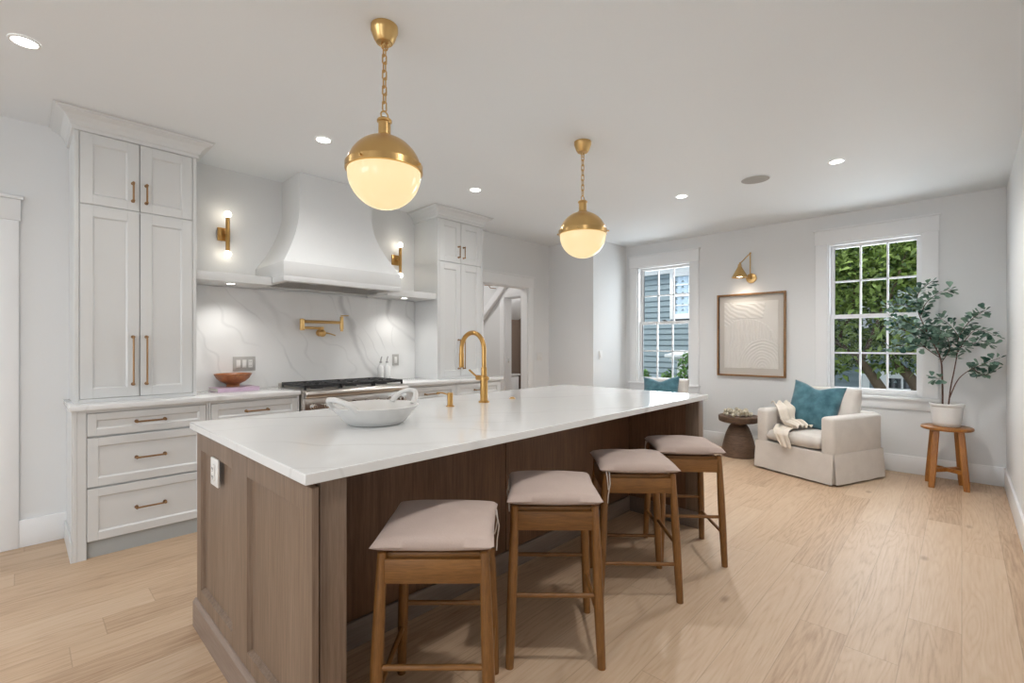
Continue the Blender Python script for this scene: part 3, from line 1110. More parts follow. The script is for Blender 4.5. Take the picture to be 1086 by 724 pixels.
for i in range(3):
    ga = X0 + 0.015 + gw * i + 0.003
    gb = ga + gw - 0.006
    m = MB()
    ya, yb2 = 3.79, 4.265
    z0, z1 = 0.956, 0.974
    bw = 0.007
    for yy in (ya + bw, (ya + yb2) / 2, yb2 - bw):
        m.box(ga, gb, yy - bw, yy + bw, z0 - 0.004, z1, 0.002, 1)
    for xx in (ga + bw, gb - bw):
        m.box(xx - bw, xx + bw, ya, yb2, z0 - 0.004, z1, 0.002, 1)
    xc = (ga + gb) / 2
    for yc in ((ya * 3 + yb2) / 4, (ya + yb2 * 3) / 4):
        for a in range(8):
            an = a * PI / 4
            p0 = Vector((xc + 0.035 * math.cos(an), yc + 0.035 * math.sin(an), z1 - 0.006))
            q = Vector((math.cos(an), math.sin(an), 0))
            Lx = (gw / 2 - 0.01) / max(abs(q.x), 1e-3)
            Ly = ((yb2 - ya) / 4 - 0.006) / max(abs(q.y), 1e-3)
            m.cyl(p0, Vector((xc, yc, z1 - 0.006)) + q * min(Lx, Ly), 0.0055, 0.0055, 6)
    for xx in (ga + bw, gb - bw):
        for yy in (ya + bw, yb2 - bw):
            m.box(xx - bw, xx + bw, yy - bw, yy + bw, 0.934, z0)
    m.build('grate', M_iron, rg)
    for yc in ((ya * 3 + yb2) / 4, (ya + yb2 * 3) / 4):
        MB().lathe([(0, 0.02), (0.03, 0.02), (0.034, 0.014), (0.045, 0.012), (0.05, 0.0), (0, 0)], (xc, yc, 0.936), 20).build('burner', M_iron, rg)


# ------------------------------------------------------------------ wall fittings on the range wall
def sconce(x, label):
    yw = YB - 0.001
    t = thing('wall_sconce', label, 'wall lamp', (x, yw, 2.19), 'brass sconces beside the hood')
    MB().box(x - 0.055, x + 0.035, yw - 0.022, yw, 2.145, 2.25, 0.003).build('back_plate', M_brass2, t)
    MB().cyl((x, yw - 0.02, 2.195), (x, yw - 0.08, 2.195), 0.009, 0.009, 14).build('arm', M_brass2, t)
    MB().cyl((x, yw - 0.085, 2.055), (x, yw - 0.085, 2.325), 0.0155, 0.0155, 24, bev=0.002).build('rod', M_brass2, t)
    for z in (2.350, 2.030):
        MB().sphere((x, yw - 0.085, z), 0.026, u=20, v=12).build('bulb', M_bulb, t)
    return t


sconce(1.165, 'slim brass two-bulb sconce left of the range hood')
sconce(2.780, 'slim brass two-bulb sconce right of the range hood, partly behind it')

pf = thing('pot_filler', 'folded brass pot filler tap on the marble above the range', 'tap', (1.945, YB - 0.016, 1.41))
yw = YB - 0.017
m = MB()
m.cyl((1.945, yw, 1.41), (1.945, yw - 0.012, 1.41), 0.034, 0.032, 28, bev=0.003)
m.cyl((1.945, yw - 0.012, 1.41), (1.945, yw - 0.06, 1.41), 0.018, 0.018, 20)
m.sphere((1.945, yw - 0.062, 1.405), 0.034, u=20, v=12)
m.build('wall_mount', M_brass, pf)
m = MB()
m.cyl((1.945, yw - 0.06, 1.41), (1.945, yw - 0.06, 1.465), 0.015, 0.015, 20)
m.cyl((1.945, yw - 0.06, 1.452), (1.755, yw - 0.075, 1.452), 0.012, 0.012, 16)
m.build('lower_arm', M_brass, pf)
MB().cyl((1.755, yw - 0.075, 1.430), (1.755, yw - 0.075, 1.532), 0.021, 0.021, 24, bev=0.003).build('pivot_joint', M_brass, pf)
MB().cyl((1.755, yw - 0.075, 1.508), (2.105, yw - 0.10, 1.508), 0.014, 0.014, 16).build('upper_arm', M_brass, pf)
m = MB()
m.cyl((2.115, yw - 0.10, 1.445), (2.115, yw - 0.10, 1.565), 0.018, 0.016, 24, bev=0.003)
m.cyl((2.115, yw - 0.10, 1.425), (2.115, yw - 0.10, 1.446), 0.013, 0.014, 20)
sp_ = m.build('spout', M_brass, pf)
MB().tube([(2.105, yw - 0.10, 1.573), (2.16, yw - 0.115, 1.575), (2.175, yw - 0.12, 1.575)], 0.005).build('spout_lever', M_brass, pf)
MB().tube([(1.965, yw - 0.06, 1.41), (2.0, yw - 0.08, 1.405), (2.055, yw - 0.10, 1.385)], [0.009, 0.006, 0.005]).build('valve_lever', M_brass, pf)


def plate_back(x, z, n, label, name='switch_plate', outlet_last=False, y=YB - 0.017, mplate=None):
    wd = 0.046 * n + 0.034
    t = thing(name, label, 'switch', (x, y, z))
    MB().box(x - wd / 2, x + wd / 2, y - 0.006, y, z - 0.06, z + 0.06, 0.003).build('plate', mplate or M_plate, t)
    for i in range(n):
        xc = x + (i - (n - 1) / 2) * 0.046
        m = MB()
        m.box(xc - 0.016, xc + 0.016, y - 0.010, y - 0.006, z - 0.033, z + 0.033, 0.002)
        if outlet_last and i == n - 1:
            o = m.build('socket', M_switch, t)
            for zz in (z - 0.016, z + 0.016):
                q = MB()
                for dx in (-0.005, 0.005):
                    q.box(xc + dx - 0.001, xc + dx + 0.001, y - 0.0105, y - 0.0099, zz - 0.004, zz + 0.004)
                q.build('socket_slots', M_black, o)
        else:
            m.box(xc - 0.012, xc + 0.012, y - 0.0125, y - 0.009, z - 0.028, z + 0.0, 0.001)
            m.build('rocker', M_switch, t)
    return t


plate_back(1.305, 1.14, 3, 'grey triple switch plate above the wooden bowl on the marble', outlet_last=True)
plate_back(2.763, 1.138, 1, 'grey single switch plate on the marble right of the bottles')
plate_back(5.145, 1.13, 2, 'faint white double switch plate on the wall right of the doorway', y=YB - 0.001, mplate=M_switch)
plate_back(5.53, 1.155, 1, 'white light switch on the bright wall left of the windows', y=3.599, mplate=M_switch)

# small things on the worktops
bk = thing('book', 'lilac book lying flat under the wooden bowl', 'book', (1.185, 4.19, CT1))
rotb = Matrix.Translation((1.185, 4.19, 0)) @ Matrix.Rotation(R(3), 4, 'Z')
m = MB()
m.box(-0.15, 0.15, -0.105, 0.105, CT1 + 0.0005, CT1 + 0.004, 0.001, 1)
m.box(-0.15, 0.15, -0.105, 0.105, CT1 + 0.027, CT1 + 0.0305, 0.001, 1)
m.box(-0.15, 0.15, -0.107, -0.103, CT1 + 0.0005, CT1 + 0.0305, 0.001, 1)
m.xform(rotb).build('cover', M_pink, bk)
MB().box(-0.146, 0.146, -0.103, 0.100, CT1 + 0.004, CT1 + 0.027).xform(rotb).build('pages', M_paper, bk)
bz = CT1 + 0.031
tag(MB().lathe([(0, 0.0), (0.043, 0.0), (0.040, 0.014), (0.044, 0.022), (0.078, 0.042), (0.102, 0.066), (0.116, 0.094), (0.119, 0.101), (0.113, 0.1015), (0.096, 0.072), (0.070, 0.048), (0.03, 0.034), (0, 0.032)], (1.185, 4.22, bz), 48, Matrix.Diagonal((1.13, 1.13, 1.02, 1))).build('wooden_bowl', M_bowl), 'carved brown wooden bowl on top of the lilac book', 'bowl')
for bx, lab in ((2.547, 'left white oil bottle with steel pourer behind the range'), (2.618, 'right white oil bottle with steel pourer behind the range')):
    b = thing('oil_bottle', lab, 'bottle', (bx, 4.28, CT1), 'oil bottles by the range')
    MB().lathe([(0, 0.0), (0.030, 0.0), (0.0325, 0.004), (0.0325, 0.122), (0.028, 0.142), (0.013, 0.160), (0.012, 0.178), (0, 0.178)], (b.location.x, 4.28, CT1 + 0.001), 28).build('body', M_gloss, b)
    m = MB()
    m.lathe([(0.0, 0.178), (0.013, 0.178), (0.013, 0.194), (0.006, 0.198), (0.005, 0.21), (0, 0.21)], (b.location.x, 4.28, CT1 + 0.001), 18)
    m.tube([(b.location.x, 4.28, CT1 + 0.205), (b.location.x + 0.004, 4.278, CT1 + 0.225), (b.location.x + 0.010, 4.275, CT1 + 0.246)], [0.007, 0.006, 0.005], 8)
    m.build('pourer', M_vent, b)

# ------------------------------------------------------------------ kitchen island
IX0, IX1, IY0, IY1 = 0.548, 3.412, 1.315, 2.594
IT = 0.94
tag(MB().box(IX0, IX1, IY0, IY1, 0.908, IT, 0.003).build('island_worktop', M_quartz, angle=20), 'long white quartz worktop on the island', 'worktop')

isl = thing('kitchen_island', 'long brown wood island cabinet under the white worktop', 'island', (1.98, 1.95, 0))
PZ = 0.905
# left end panel, facing -X, with two recessed panels
m = MB()
xo, xi = 0.570, 0.590
ys = [(2.495, 2.56), (1.870, 2.040), (1.323, 1.392)]
for a, b_ in ys:
    m.box(xo, xi, a, b_, 0.0, PZ - 0.010, 0.0015, 1)
for a, b_ in ((2.040, 2.495), (1.392, 1.870)):
    m.box(xo, xi, a, b_, 0.820, PZ - 0.010, 0.0015, 1)
    m.box(xo, xi, a, b_, 0.0, 0.188, 0.0015, 1)
    bb = 0.009
    m.loft([[(xo + 0.002, a, 0.188), (xo + 0.002, b_, 0.188), (xo + 0.002, b_, 0.82), (xo + 0.002, a, 0.82)],
            [(xo + 0.017, a + bb, 0.188 + bb), (xo + 0.017, b_ - bb, 0.188 + bb), (xo + 0.017, b_ - bb, 0.82 - bb), (xo + 0.017, a + bb, 0.82 - bb)]], cap0=False)
m.box(xi, 0.672, 1.44, 2.56, 0.0, PZ)
m.build('end_panel', M_isl_v, isl)
MB().box(0.602, 0.684, 1.343, 1.44, 0.0, PZ, 0.002).build('corner_post', M_isl_v, isl)
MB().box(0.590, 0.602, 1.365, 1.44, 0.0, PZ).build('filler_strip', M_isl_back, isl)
m = MB()
m.box(xo - 0.014, xo, 1.323, 2.574, 0.0, 0.112, 0.0, 1)
m.prism([(xo - 0.014, 0.112), (xo, 0.112), (xo, 0.128), (xo - 0.005, 0.126)], 'y', 1.323, 2.574)
m.build('end_plinth', M_isl_trim, isl)
# right end panel
m = MB()
m.box(3.322, 3.392, 1.44, 2.56, 0.0, PZ, 0.001, 1)
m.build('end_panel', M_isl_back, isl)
MB().box(3.318, 3.394, 1.343, 1.44, 0.0, PZ, 0.002).build('corner_post', M_isl_v, isl)
# carcass and knee wall
m = MB()
m.box(0.675, 3.32, 1.915, 2.555, 0.0, PZ)
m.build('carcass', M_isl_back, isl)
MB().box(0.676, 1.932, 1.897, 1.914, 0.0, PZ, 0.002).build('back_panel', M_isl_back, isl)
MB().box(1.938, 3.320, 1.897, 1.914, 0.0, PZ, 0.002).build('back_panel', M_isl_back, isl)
MB().box(0.686, 3.318, 1.880, 1.896, 0.0, 0.115, 0.003).build('back_plinth', M_kbase, isl)
MB().box(3.305, 3.3205, 1.345, 1.879, 0.0, 0.115, 0.003).build('side_plinth', M_kbase, isl)

ol = thing('outlet', 'white socket outlet on the left end of the island', 'outlet', (0.57, 2.25, 0.77))
m = MB()
m.box(0.5605, 0.5695, 2.20, 2.30, 0.712, 0.826, 0.003)
m.build('plate', M_switch, ol)
m = MB()
m.box(0.555, 0.5615, 2.23, 2.27, 0.735, 0.803, 0.003)
fc = m.build('socket', M_switch, ol)
for zz in (0.752, 0.786):
    m = MB()
    for dy in (-0.007, 0.007):
        m.box(0.5542, 0.5552, 2.25 + dy - 0.0015, 2.25 + dy + 0.0015, zz - 0.005, zz + 0.005)
    m.cyl((0.5552, 2.25, zz - 0.010), (0.5542, 2.25, zz - 0.010), 0.0022, 0.0022, 8)
    m.build('socket_slots', M_black, fc)

# faucet, soap pump and air switch
fx, fy = 2.01, 2.162
fc = thing('faucet', 'tall brass gooseneck faucet on the island', 'faucet', (fx, fy, IT))
MB().lathe([(0, 0.0005), (0.034, 0.0005), (0.034, 0.006), (0.029, 0.010), (0, 0.010)], (fx, fy, IT), 32).build('base_ring', M_brass2, fc)
m = MB()
m.lathe([(0, 0.008), (0.024, 0.008), (0.024, 0.140), (0.026, 0.143), (0.026, 0.160), (0.022, 0.163), (0.018, 0.168), (0.018, 0.215), (0.0145, 0.22), (0, 0.22)], (fx, fy, IT), 32)
m.build('body', M_brass2, fc)
pts = [(fx, fy, IT + 0.21)]
rad = 0.108
zc_ = 1.268
for k in range(0, 25):
    a = PI - PI * k / 24
    pts.append((fx, fy + rad + rad * math.cos(a), zc_ + rad * math.sin(a)))
pts += [(fx, fy + 2 * rad, 1.24)]
m = MB()
m.tube(pts, 0.0145, 18)
m.build('gooseneck', M_brass2, fc)
m = MB()
m.cyl((fx, fy + 2 * rad, 1.245), (fx, fy + 2 * rad, 1.150), 0.0165, 0.0165, 22, bev=0.002)
m.build('spray_head', M_brass2, fc)
m = MB()
m.cyl((fx, fy, IT + 0.150), (fx, fy + 0.062, IT + 0.150), 0.017, 0.017, 22, bev=0.002)
m.cyl((fx - 0.0, fy - 0.024, IT + 0.150), (fx, fy - 0.036, IT + 0.150), 0.012, 0.012, 18, bev=0.002)
m.tube([(fx, fy + 0.055, IT + 0.15), (fx - 0.02, fy + 0.075, IT + 0.175), (fx - 0.035, fy + 0.10, IT + 0.200)], 0.0062, 10)
m.build('lever_handle', M_brass2, fc)
sx_, sy_ = 1.737, 2.158
so = thing('soap_dispenser', 'short brass soap pump left of the faucet', 'soap dispenser', (sx_, sy_, IT))
MB().lathe([(0, 0.0005), (0.025, 0.0005), (0.025, 0.004), (0.0165, 0.006), (0.0165, 0.078), (0.015, 0.08), (0, 0.08)], (sx_, sy_, IT), 28).build('body', M_brass2, so)
MB().tube([(sx_, sy_ + 0.012, IT + 0.066), (sx_, sy_ + 0.07, IT + 0.074), (sx_, sy_ + 0.115, IT + 0.072), (sx_, sy_ + 0.12, IT + 0.062)], 0.0045, 10).build('spout', M_brass2, so)
tag(MB().lathe([(0, 0.0005), (0.022, 0.0005), (0.022, 0.004), (0.014, 0.006), (0.014, 0.011), (0, 0.012)], (2.276, 2.171, IT), 26).build('air_switch', M_brass), 'small round brass button set in the worktop right of the faucet', 'button')

# white bowl with two loop handles
cx, cy = 1.135, 1.952
bw = thing('handled_bowl', 'matte white bowl with two loop handles on the island', 'bowl', (cx, cy, IT))
MB().lathe([(0, 0.001), (0.118, 0.001), (0.128, 0.006), (0.150, 0.030), (0.172, 0.056), (0.190, 0.079), (0.193, 0.083), (0.188, 0.085), (0.183, 0.081), (0.160, 0.052), (0.132, 0.026), (0.10, 0.014), (0, 0.010)], (cx, cy, IT), 64).build('body', M_ceramic, bw)
ax = Vector((0.985, 0.17, 0)).normalized()
tz = Vector((-ax.y, ax.x, 0))
for s in (-1, 1):
    pts = []
    for k in range(0, 21):
        a = PI * k / 20
        up = 0.070 * math.sin(a) ** 0.8
        wdt = 0.072 * math.cos(a)
        base = Vector((cx, cy, IT + 0.076)) + ax * s * (0.184 - 0.02 * abs(math.cos(a)) ** 2)
        pts.append(base + tz * wdt + (ax * s * (0.66 if s < 0 else 0.55) + Vector((0, 0, 0.75 if s < 0 else 0.83))) * up)
    MB().tube(pts, [0.0145 - 0.0035 * math.sin(PI * k / 20) for k in range(21)], 14).build('loop_handle', M_ceramic, bw)


# ------------------------------------------------------------------ pillow meshes
def puff(W, D, T, nu=28, nv=28, p=0.35, pinch=0.06, seed=0, wr=0.0, flat=0.0, notch=0.0):
    """closed cushion, lying in XY, z from about -T/2 to T/2"""
    m = MB()
    def fn(side):
        def g(u, v):
            U, V = 2 * u - 1, 2 * v - 1
            x = W / 2 * U * (1 - pinch * (1 - V * V))
            y = D / 2 * V * (1 - pinch * (1 - U * U))
            e = max(0.0, (1 - U ** 2)) ** p * max(0.0, (1 - V ** 2)) ** p
            z = side * T / 2 * e
            if side < 0 and flat:
                z *= (1 - flat)
            if wr:
                nn = noise.noise(Vector((x * 9 + seed, y * 9, seed * 1.7)))
                z += wr * nn * min(1, e * 1.3) * (1 if side > 0 else 0.6)
            if notch:
                y -= notch * math.exp(-(U / 0.42) ** 2) * max(0, V) ** 2
            return (x, y, z)
        return g
    m.grid(fn(1), nu, nv)
    b2 = MB()
    b2.grid(fn(-1), nu, nv)
    bmesh.ops.reverse_faces(b2.bm, faces=b2.bm.faces)
    m.merge(b2.bm)
    bmesh.ops.remove_doubles(m.bm, verts=m.bm.verts, dist=1e-5)
    bmesh.ops.recalc_face_normals(m.bm, faces=m.bm.faces)
    return m


# ------------------------------------------------------------------ counter stools
def make_stool():
    t = thing('counter_stool', 'x', 'stool', (0, 0, 0), 'counter stools along the island')
    ft = (0.185, 0.200)
    tp = (0.163, 0.170)
    def leg_at(sx, sy, z):
        k = z / 0.632
        return Vector((sx * (ft[0] + (tp[0] - ft[0]) * k), sy * (ft[1] + (tp[1] - ft[1]) * k), z))
    for sx in (-1, 1):
        for sy in (-1, 1):
            m = MB()
            n = 12
            pts = [leg_at(sx, sy, 0.632 * i / n) for i in range(n + 1)]
            rs = [0.0150 + 0.0055 * math.sin(PI * min(1, (i / n) * 0.9 + 0.1)) for i in range(n + 1)]
            pts.append(leg_at(sx, sy, 0.640)); rs.append(0.0145)
            pts.append(leg_at(sx, sy, 0.644)); rs.append(0.009)
            m.tube(pts, rs, 16)
            m.build('leg', M_stool, t)
    for sy in (-1, 1):
        a, b_ = leg_at(-1, sy, 0.585), leg_at(1, sy, 0.585)
        m = MB().box(a.x + 0.012, b_.x - 0.012, a.y - 0.010, a.y + 0.010, 0.545, 0.622, 0.002)
        m.build('apron', M_stoolh, t)
        a, b_ = leg_at(-1, sy, 0.285), leg_at(1, sy, 0.285)
        MB().cyl(a, b_, 0.0095, 0.0095, 14).build('stretcher', M_stoolh, t)
    for sx in (-1, 1):
        a, b_ = leg_at(sx, -1, 0.585), leg_at(sx, 1, 0.585)
        MB().box(a.x - 0.010, a.x + 0.010, a.y + 0.012, b_.y - 0.012, 0.545, 0.622, 0.002).build('apron', M_stoolv, t)
        a, b_ = leg_at(sx, -1, 0.190), leg_at(sx, 1, 0.190)
        MB().cyl(a, b_, 0.0095, 0.0095, 14).build('stretcher', M_stoolv, t)
    MB().box(-0.155, 0.155, -0.162, 0.162, 0.612, 0.636, 0.004).build('seat_board', M_stoolh, t)
    m = puff(0.392, 0.405, 0.088, 30, 30, 0.27, 0.035, 1, 0.005, 0.35)
    m.xform(Matrix.Translation((0, 0, 0.666)))
    cu = m.build('cushion', M_cush, t, angle=70)
    for sx in (-1, 1):
        x, y = sx * 0.186, 0.165
        m = MB()
        m.tube([(x - sx * 0.02, y, 0.665), (x + sx * 0.006, y + 0.005, 0.655), (x + sx * 0.010, y, 0.62), (x + sx * 0.004, y - 0.004, 0.585), (x - sx * 0.002, y - 0.006, 0.565)], 0.0028, 8)
        m.tube([(x - sx * 0.02, y - 0.006, 0.665), (x + sx * 0.004, y - 0.01, 0.65), (x + sx * 0.016, y - 0.012, 0.60), (x + sx * 0.008, y - 0.004, 0.54), (x + sx * 0.006, y - 0.002, 0.50)], 0.0028, 8)
        m.build('tie', M_cord, cu)
    return t


st0 = make_stool()
for i, (sx, sy, ang, lab) in enumerate([
        (1.033, 1.334, -46, 'oak counter stool with taupe cushion nearest the camera'),
        (1.637, 1.318, -47, 'second oak counter stool from the camera, left of the middle panel seam'),
        (2.306, 1.300, 42, 'third oak counter stool from the camera, below the far end of the island'),
        (2.892, 1.275, -50, 'farthest oak counter stool, in front of the island end panel')]):
    o = st0 if i == 0 else copy_tree(st0)
    o.location = (sx, sy, 0)
    o.rotation_euler = (0, 0, R(ang))
    o['label'] = lab


# ------------------------------------------------------------------ pendants and ceiling fittings
def make_pendant():
    t = thing('pendant_lamp', 'x', 'pendant lamp', (0, 0, 0), 'globe pendants over the island')
    # local origin: ceiling point
    MB().lathe([(0, -0.001), (0.060, -0.001), (0.060, -0.022), (0.058, -0.026), (0.046, -0.060), (0.036, -0.074), (0, -0.076)], (0, 0, 0), 36).build('ceiling_canopy', M_brass, t)
    m = MB()
    m.tube([(0.016 * math.cos(a * PI / 10), 0, -0.090 + 0.016 * math.sin(a * PI / 10)) for a in range(20)], 0.0032, 8, closed=True)
    z = -0.112
    k = 0
    while z > -0.385:
        L, w_ = 0.021, 0.0095
        pts = [(-w_, -L + 0.004), (-w_ + 0.003, -L), (w_ - 0.003, -L), (w_, -L + 0.004), (w_, L - 0.004), (w_ - 0.003, L), (-w_ + 0.003, L), (-w_, L - 0.004)]
        if k % 2 == 0:
            m.tube([(0, p, z + q) for p, q in pts], 0.0032, 8, closed=True)
        else:
            m.tube([(p, 0, z + q) for p, q in pts], 0.0032, 8, closed=True)
        z -= 0.0355
        k += 1
    m.tube([(0.018 * math.cos(a * PI / 10), 0, -0.402 + 0.018 * math.sin(a * PI / 10)) for a in range(20)], 0.0036, 8, closed=True)
    m.build('chain', M_brass, t)
    MB().lathe([(0, -0.413), (0.014, -0.413), (0.030, -0.420), (0.033, -0.424), (0.033, -0.432), (0.027, -0.436), (0.027, -0.490), (0.034, -0.494), (0.036, -0.500), (0.044, -0.506), (0, -0.506)], (0, 0, 0), 32).build('socket_cap', M_brass, t)
    Rg, zc2 = 0.163, -0.664
    prof = []
    for k in range(0, 21):
        a = R(88 - 76 * k / 20)
        prof.append(((Rg + 0.004) * math.cos(a), zc2 + (Rg + 0.004) * math.sin(a)))
    prof += [(Rg + 0.008, zc2 + 0.034), (Rg + 0.008, zc2 + 0.006), (Rg + 0.004, zc2 + 0.004), (Rg - 0.004, zc2 + 0.004), (Rg - 0.006, zc2 + 0.03)]
    dm = MB().lathe(prof, (0, 0, 0), 56).build('dome_shade', M_brass, t)
    for a in range(4):
        an = R(25 + a * 90)
        p = Vector(((Rg + 0.008) * math.cos(an), (Rg + 0.008) * math.sin(an), zc2 + 0.02))
        q = Vector((math.cos(an), math.sin(an), 0))
        m = MB()
        m.cyl(p, p + q * 0.008, 0.004, 0.004, 10)
        m.sphere(p + q * 0.010, 0.006, u=10, v=8)
        m.build('thumb_screw', M_brass, dm)
    prof = []
    for k in range(0, 25):
        a = R(4 - 94 * k / 24)
        prof.append((max(0.0, (Rg - 0.001) * math.cos(a)), zc2 + (Rg - 0.001) * math.sin(a)))
    MB().lathe(prof, (0, 0, 0), 56).build('glass_globe', M_globe, t)
    return t


p0 = make_pendant()
for i, (px, py, lab) in enumerate([(1.145, 1.893, 'brass and opal globe pendant over the near end of the island'), (2.770, 1.950, 'brass and opal globe pendant over the far end of the island')]):
    o = p0 if i == 0 else copy_tree(p0)
    o.location = (px, py, CE)
    o['label'] = lab

DL = [(0.019, 3.222, 'recessed ceiling light in the upper left corner of the photo', 1.5), (1.479, 3.245, 'recessed ceiling light in front of the range hood, left of the near pendant', 3), (2.930, 3.271, 'recessed ceiling light between the two pendants near the right tall cabinet', 3),
      (4.445, 1.966, 'recessed ceiling light left of the round speaker', 9), (4.438, 0.713, 'recessed ceiling light right of the round speaker', 9),
      (1.45, 0.62, 'added recessed fill light above the near stools, out of view', 6), (-1.45, 0.75, 'added recessed fill light behind the camera by the side wall', 8), (-1.45, 2.2, 'added recessed fill light behind the camera in line with the island', 8)]  # these last three are unseen fixtures added to brighten the room
d0 = None
for i, (dx, dy, lab, pw) in enumerate(DL):
    if d0 is None:
        d0 = thing('recessed_light', lab, 'ceiling light', (0, 0, 0), 'recessed ceiling lights')
        MB().lathe([(0.058, -0.001), (0.057, -0.005), (0.048, -0.006), (0.045, -0.002), (0.045, -0.001)], (0, 0, 0), 36).build('trim_ring', M_switch, d0)
        MB().lathe([(0, -0.003), (0.046, -0.003), (0.046, -0.001), (0, -0.001)], (0, 0, 0), 36).build('lens', M_down, d0)
        o = d0
    else:
        o = copy_tree(d0)
    o.location = (dx, dy, CE)
    o['label'] = lab
    spot_light('downlight_beam', (dx, dy, CE - 0.02), pw * 5.2, 165, 1.0, (1, 0.98, 0.96), 0.05)
spk = thing('ceiling_speaker', 'round flush speaker grille in the ceiling between two recessed lights', 'speaker', (4.431, 1.301, CE))
MB().lathe([(0.118, -0.001), (0.118, -0.005), (0.112, -0.006), (0.111, -0.001)], (4.431, 1.301, CE), 48).build('rim', M_ceil, spk)
MB().lathe([(0, -0.004), (0.111, -0.004), (0.111, -0.001), (0, -0.001)], (4.431, 1.301, CE), 48).build('grille', paint('speaker_grille', srgb(186, 183, 178), 0.8, 0.6, 500, 0.35), spk)

# ------------------------------------------------------------------ picture and its lamp
pc = thing('picture', 'framed white plaster relief hanging between the windows', 'picture', (XW, 1.88, 0.905))
py0, py1, pz0, pz1 = 1.488, 2.272, 0.908, 1.932
fw_ = 0.022
xf = XW - 0.045
m = MB()
m.box(xf, XW - 0.002, py0, py0 + fw_, pz0, pz1, 0.002)
m.box(xf, XW - 0.002, py1 - fw_, py1, pz0, pz1, 0.002)
m.box(xf, XW - 0.002, py0 + fw_, py1 - fw_, pz0, pz0 + fw_, 0.002)
m.box(xf, XW - 0.002, py0 + fw_, py1 - fw_, pz1 - fw_, pz1, 0.002)
m.build('frame', M_frame, pc)
MB().box(XW - 0.014, XW - 0.003, py0 + fw_, py1 - fw_, pz0 + fw_, pz1 - fw_).build('mount_board', M_mat, pc)
ay0, ay1, az0, az1 = py0 + 0.085, py1 - 0.085, pz0 + 0.10, pz1 - 0.10


def relief(u, v):
    # u across (left to right in the photo), v upward
    x = u
    h = 0.0
    wob = noise.noise(Vector((u * 6, v * 6, 1.0))) * 0.5
    def inside_patch():
        # slanted patch of brush strokes at the top
        return 0.74 < v < 0.97 and 0.16 + (0.97 - v) * -0.2 < u < 0.78 - (0.97 - v) * 0.25
    arch_c = (0.42, 0.30)
    d_arch = math.hypot((u - arch_c[0]) / 0.58, (v - arch_c[1]) / 0.44)
    low_c = (0.72, 0.02)
    d_low = math.hypot((u - low_c[0]) / 0.46, (v - low_c[1]) / 0.42)
    if d_low < 1:
        h = 0.0045 + 0.0022 * math.sin(d_low * 62 + wob * 4)
    elif d_arch < 1 or (v < arch_c[1] and u < 1.0):
        h = 0.0035 + 0.0022 * math.sin((u + 0.12 * (v - 0.3) * (u - 0.5)) * 105 + wob * 5)
    elif inside_patch():
        h = 0.0040 + 0.0018 * math.sin((v * 1.0 + u * 0.35) * 95 + wob * 5)
    elif u < 0.18:
        h = 0.002 + 0.0016 * math.sin((v + u * 0.8) * 90 + wob * 4)
    else:
        h = 0.0004 + 0.0003 * wob
    return h


NU, NV = 120, 150
m = MB()
m.grid(lambda i, j: (XW - 0.0142 - 0.003 - 1.1 * relief(i, j), ay1 + (ay0 - ay1) * i, az0 + (az1 - az0) * j), NU, NV)
bmesh.ops.recalc_face_normals(m.bm, faces=m.bm.faces)
r_ = bmesh.ops.extrude_face_region(m.bm, geom=list(m.bm.faces))
for v in [g for g in r_['geom'] if isinstance(g, bmesh.types.BMVert)]:
    v.co.x = XW - 0.0138
m.build('relief_artwork', M_relief, pc, angle=60)

pl = thing('picture_lamp', 'brass swing-arm picture lamp on the wall above the framed relief', 'wall lamp', (XW, 1.872, 2.116))
m = MB()
m.cyl((XW - 0.001, 1.872, 2.116), (XW - 0.02, 1.872, 2.116), 0.062, 0.058, 36, bev=0.005)
m.cyl((XW - 0.02, 1.872, 2.116), (XW - 0.055, 1.872, 2.116), 0.012, 0.012, 16)
m.build('wall_plate', M_brass, pl)
m = MB()
m.cyl((XW - 0.05, 1.872, 2.10), (XW - 0.05, 1.872, 2.415), 0.0065, 0.0065, 12)
m.sphere((XW - 0.05, 1.872, 2.418), 0.012, u=12, v=8)
m.build('upright', M_brass, pl)
m = MB()
m.cyl((XW - 0.05, 1.872, 2.415), (XW - 0.20, 1.94, 2.285), 0.006, 0.006, 12)
m.sphere((XW - 0.20, 1.94, 2.285), 0.013, u=12, v=8)
m.build('swing_arm', M_brass, pl)
shx = Vector((XW - 0.20, 1.945, 2.275))
shd = MB().lathe([(0.012, 0.0), (0.020, -0.006), (0.022, -0.030), (0.026, -0.042), (0.036, -0.060), (0.086, -0.150), (0.092, -0.164), (0.088, -0.164), (0.034, -0.066), (0.0, -0.05)], shx, 40).build('cone_shade', M_brass, pl)
MB().sphere(shx + Vector((0, 0, -0.128)), 0.042, (1.4, 1.4, 0.72), u=24, v=12).build('bulb', M_bulb, shd)
spot_light('picture_lamp_beam', (XW - 0.19, 1.94, 2.09), 3.0, 130, 1.0, (1, 0.93, 0.84), 0.06, (0, R(-6), 0))


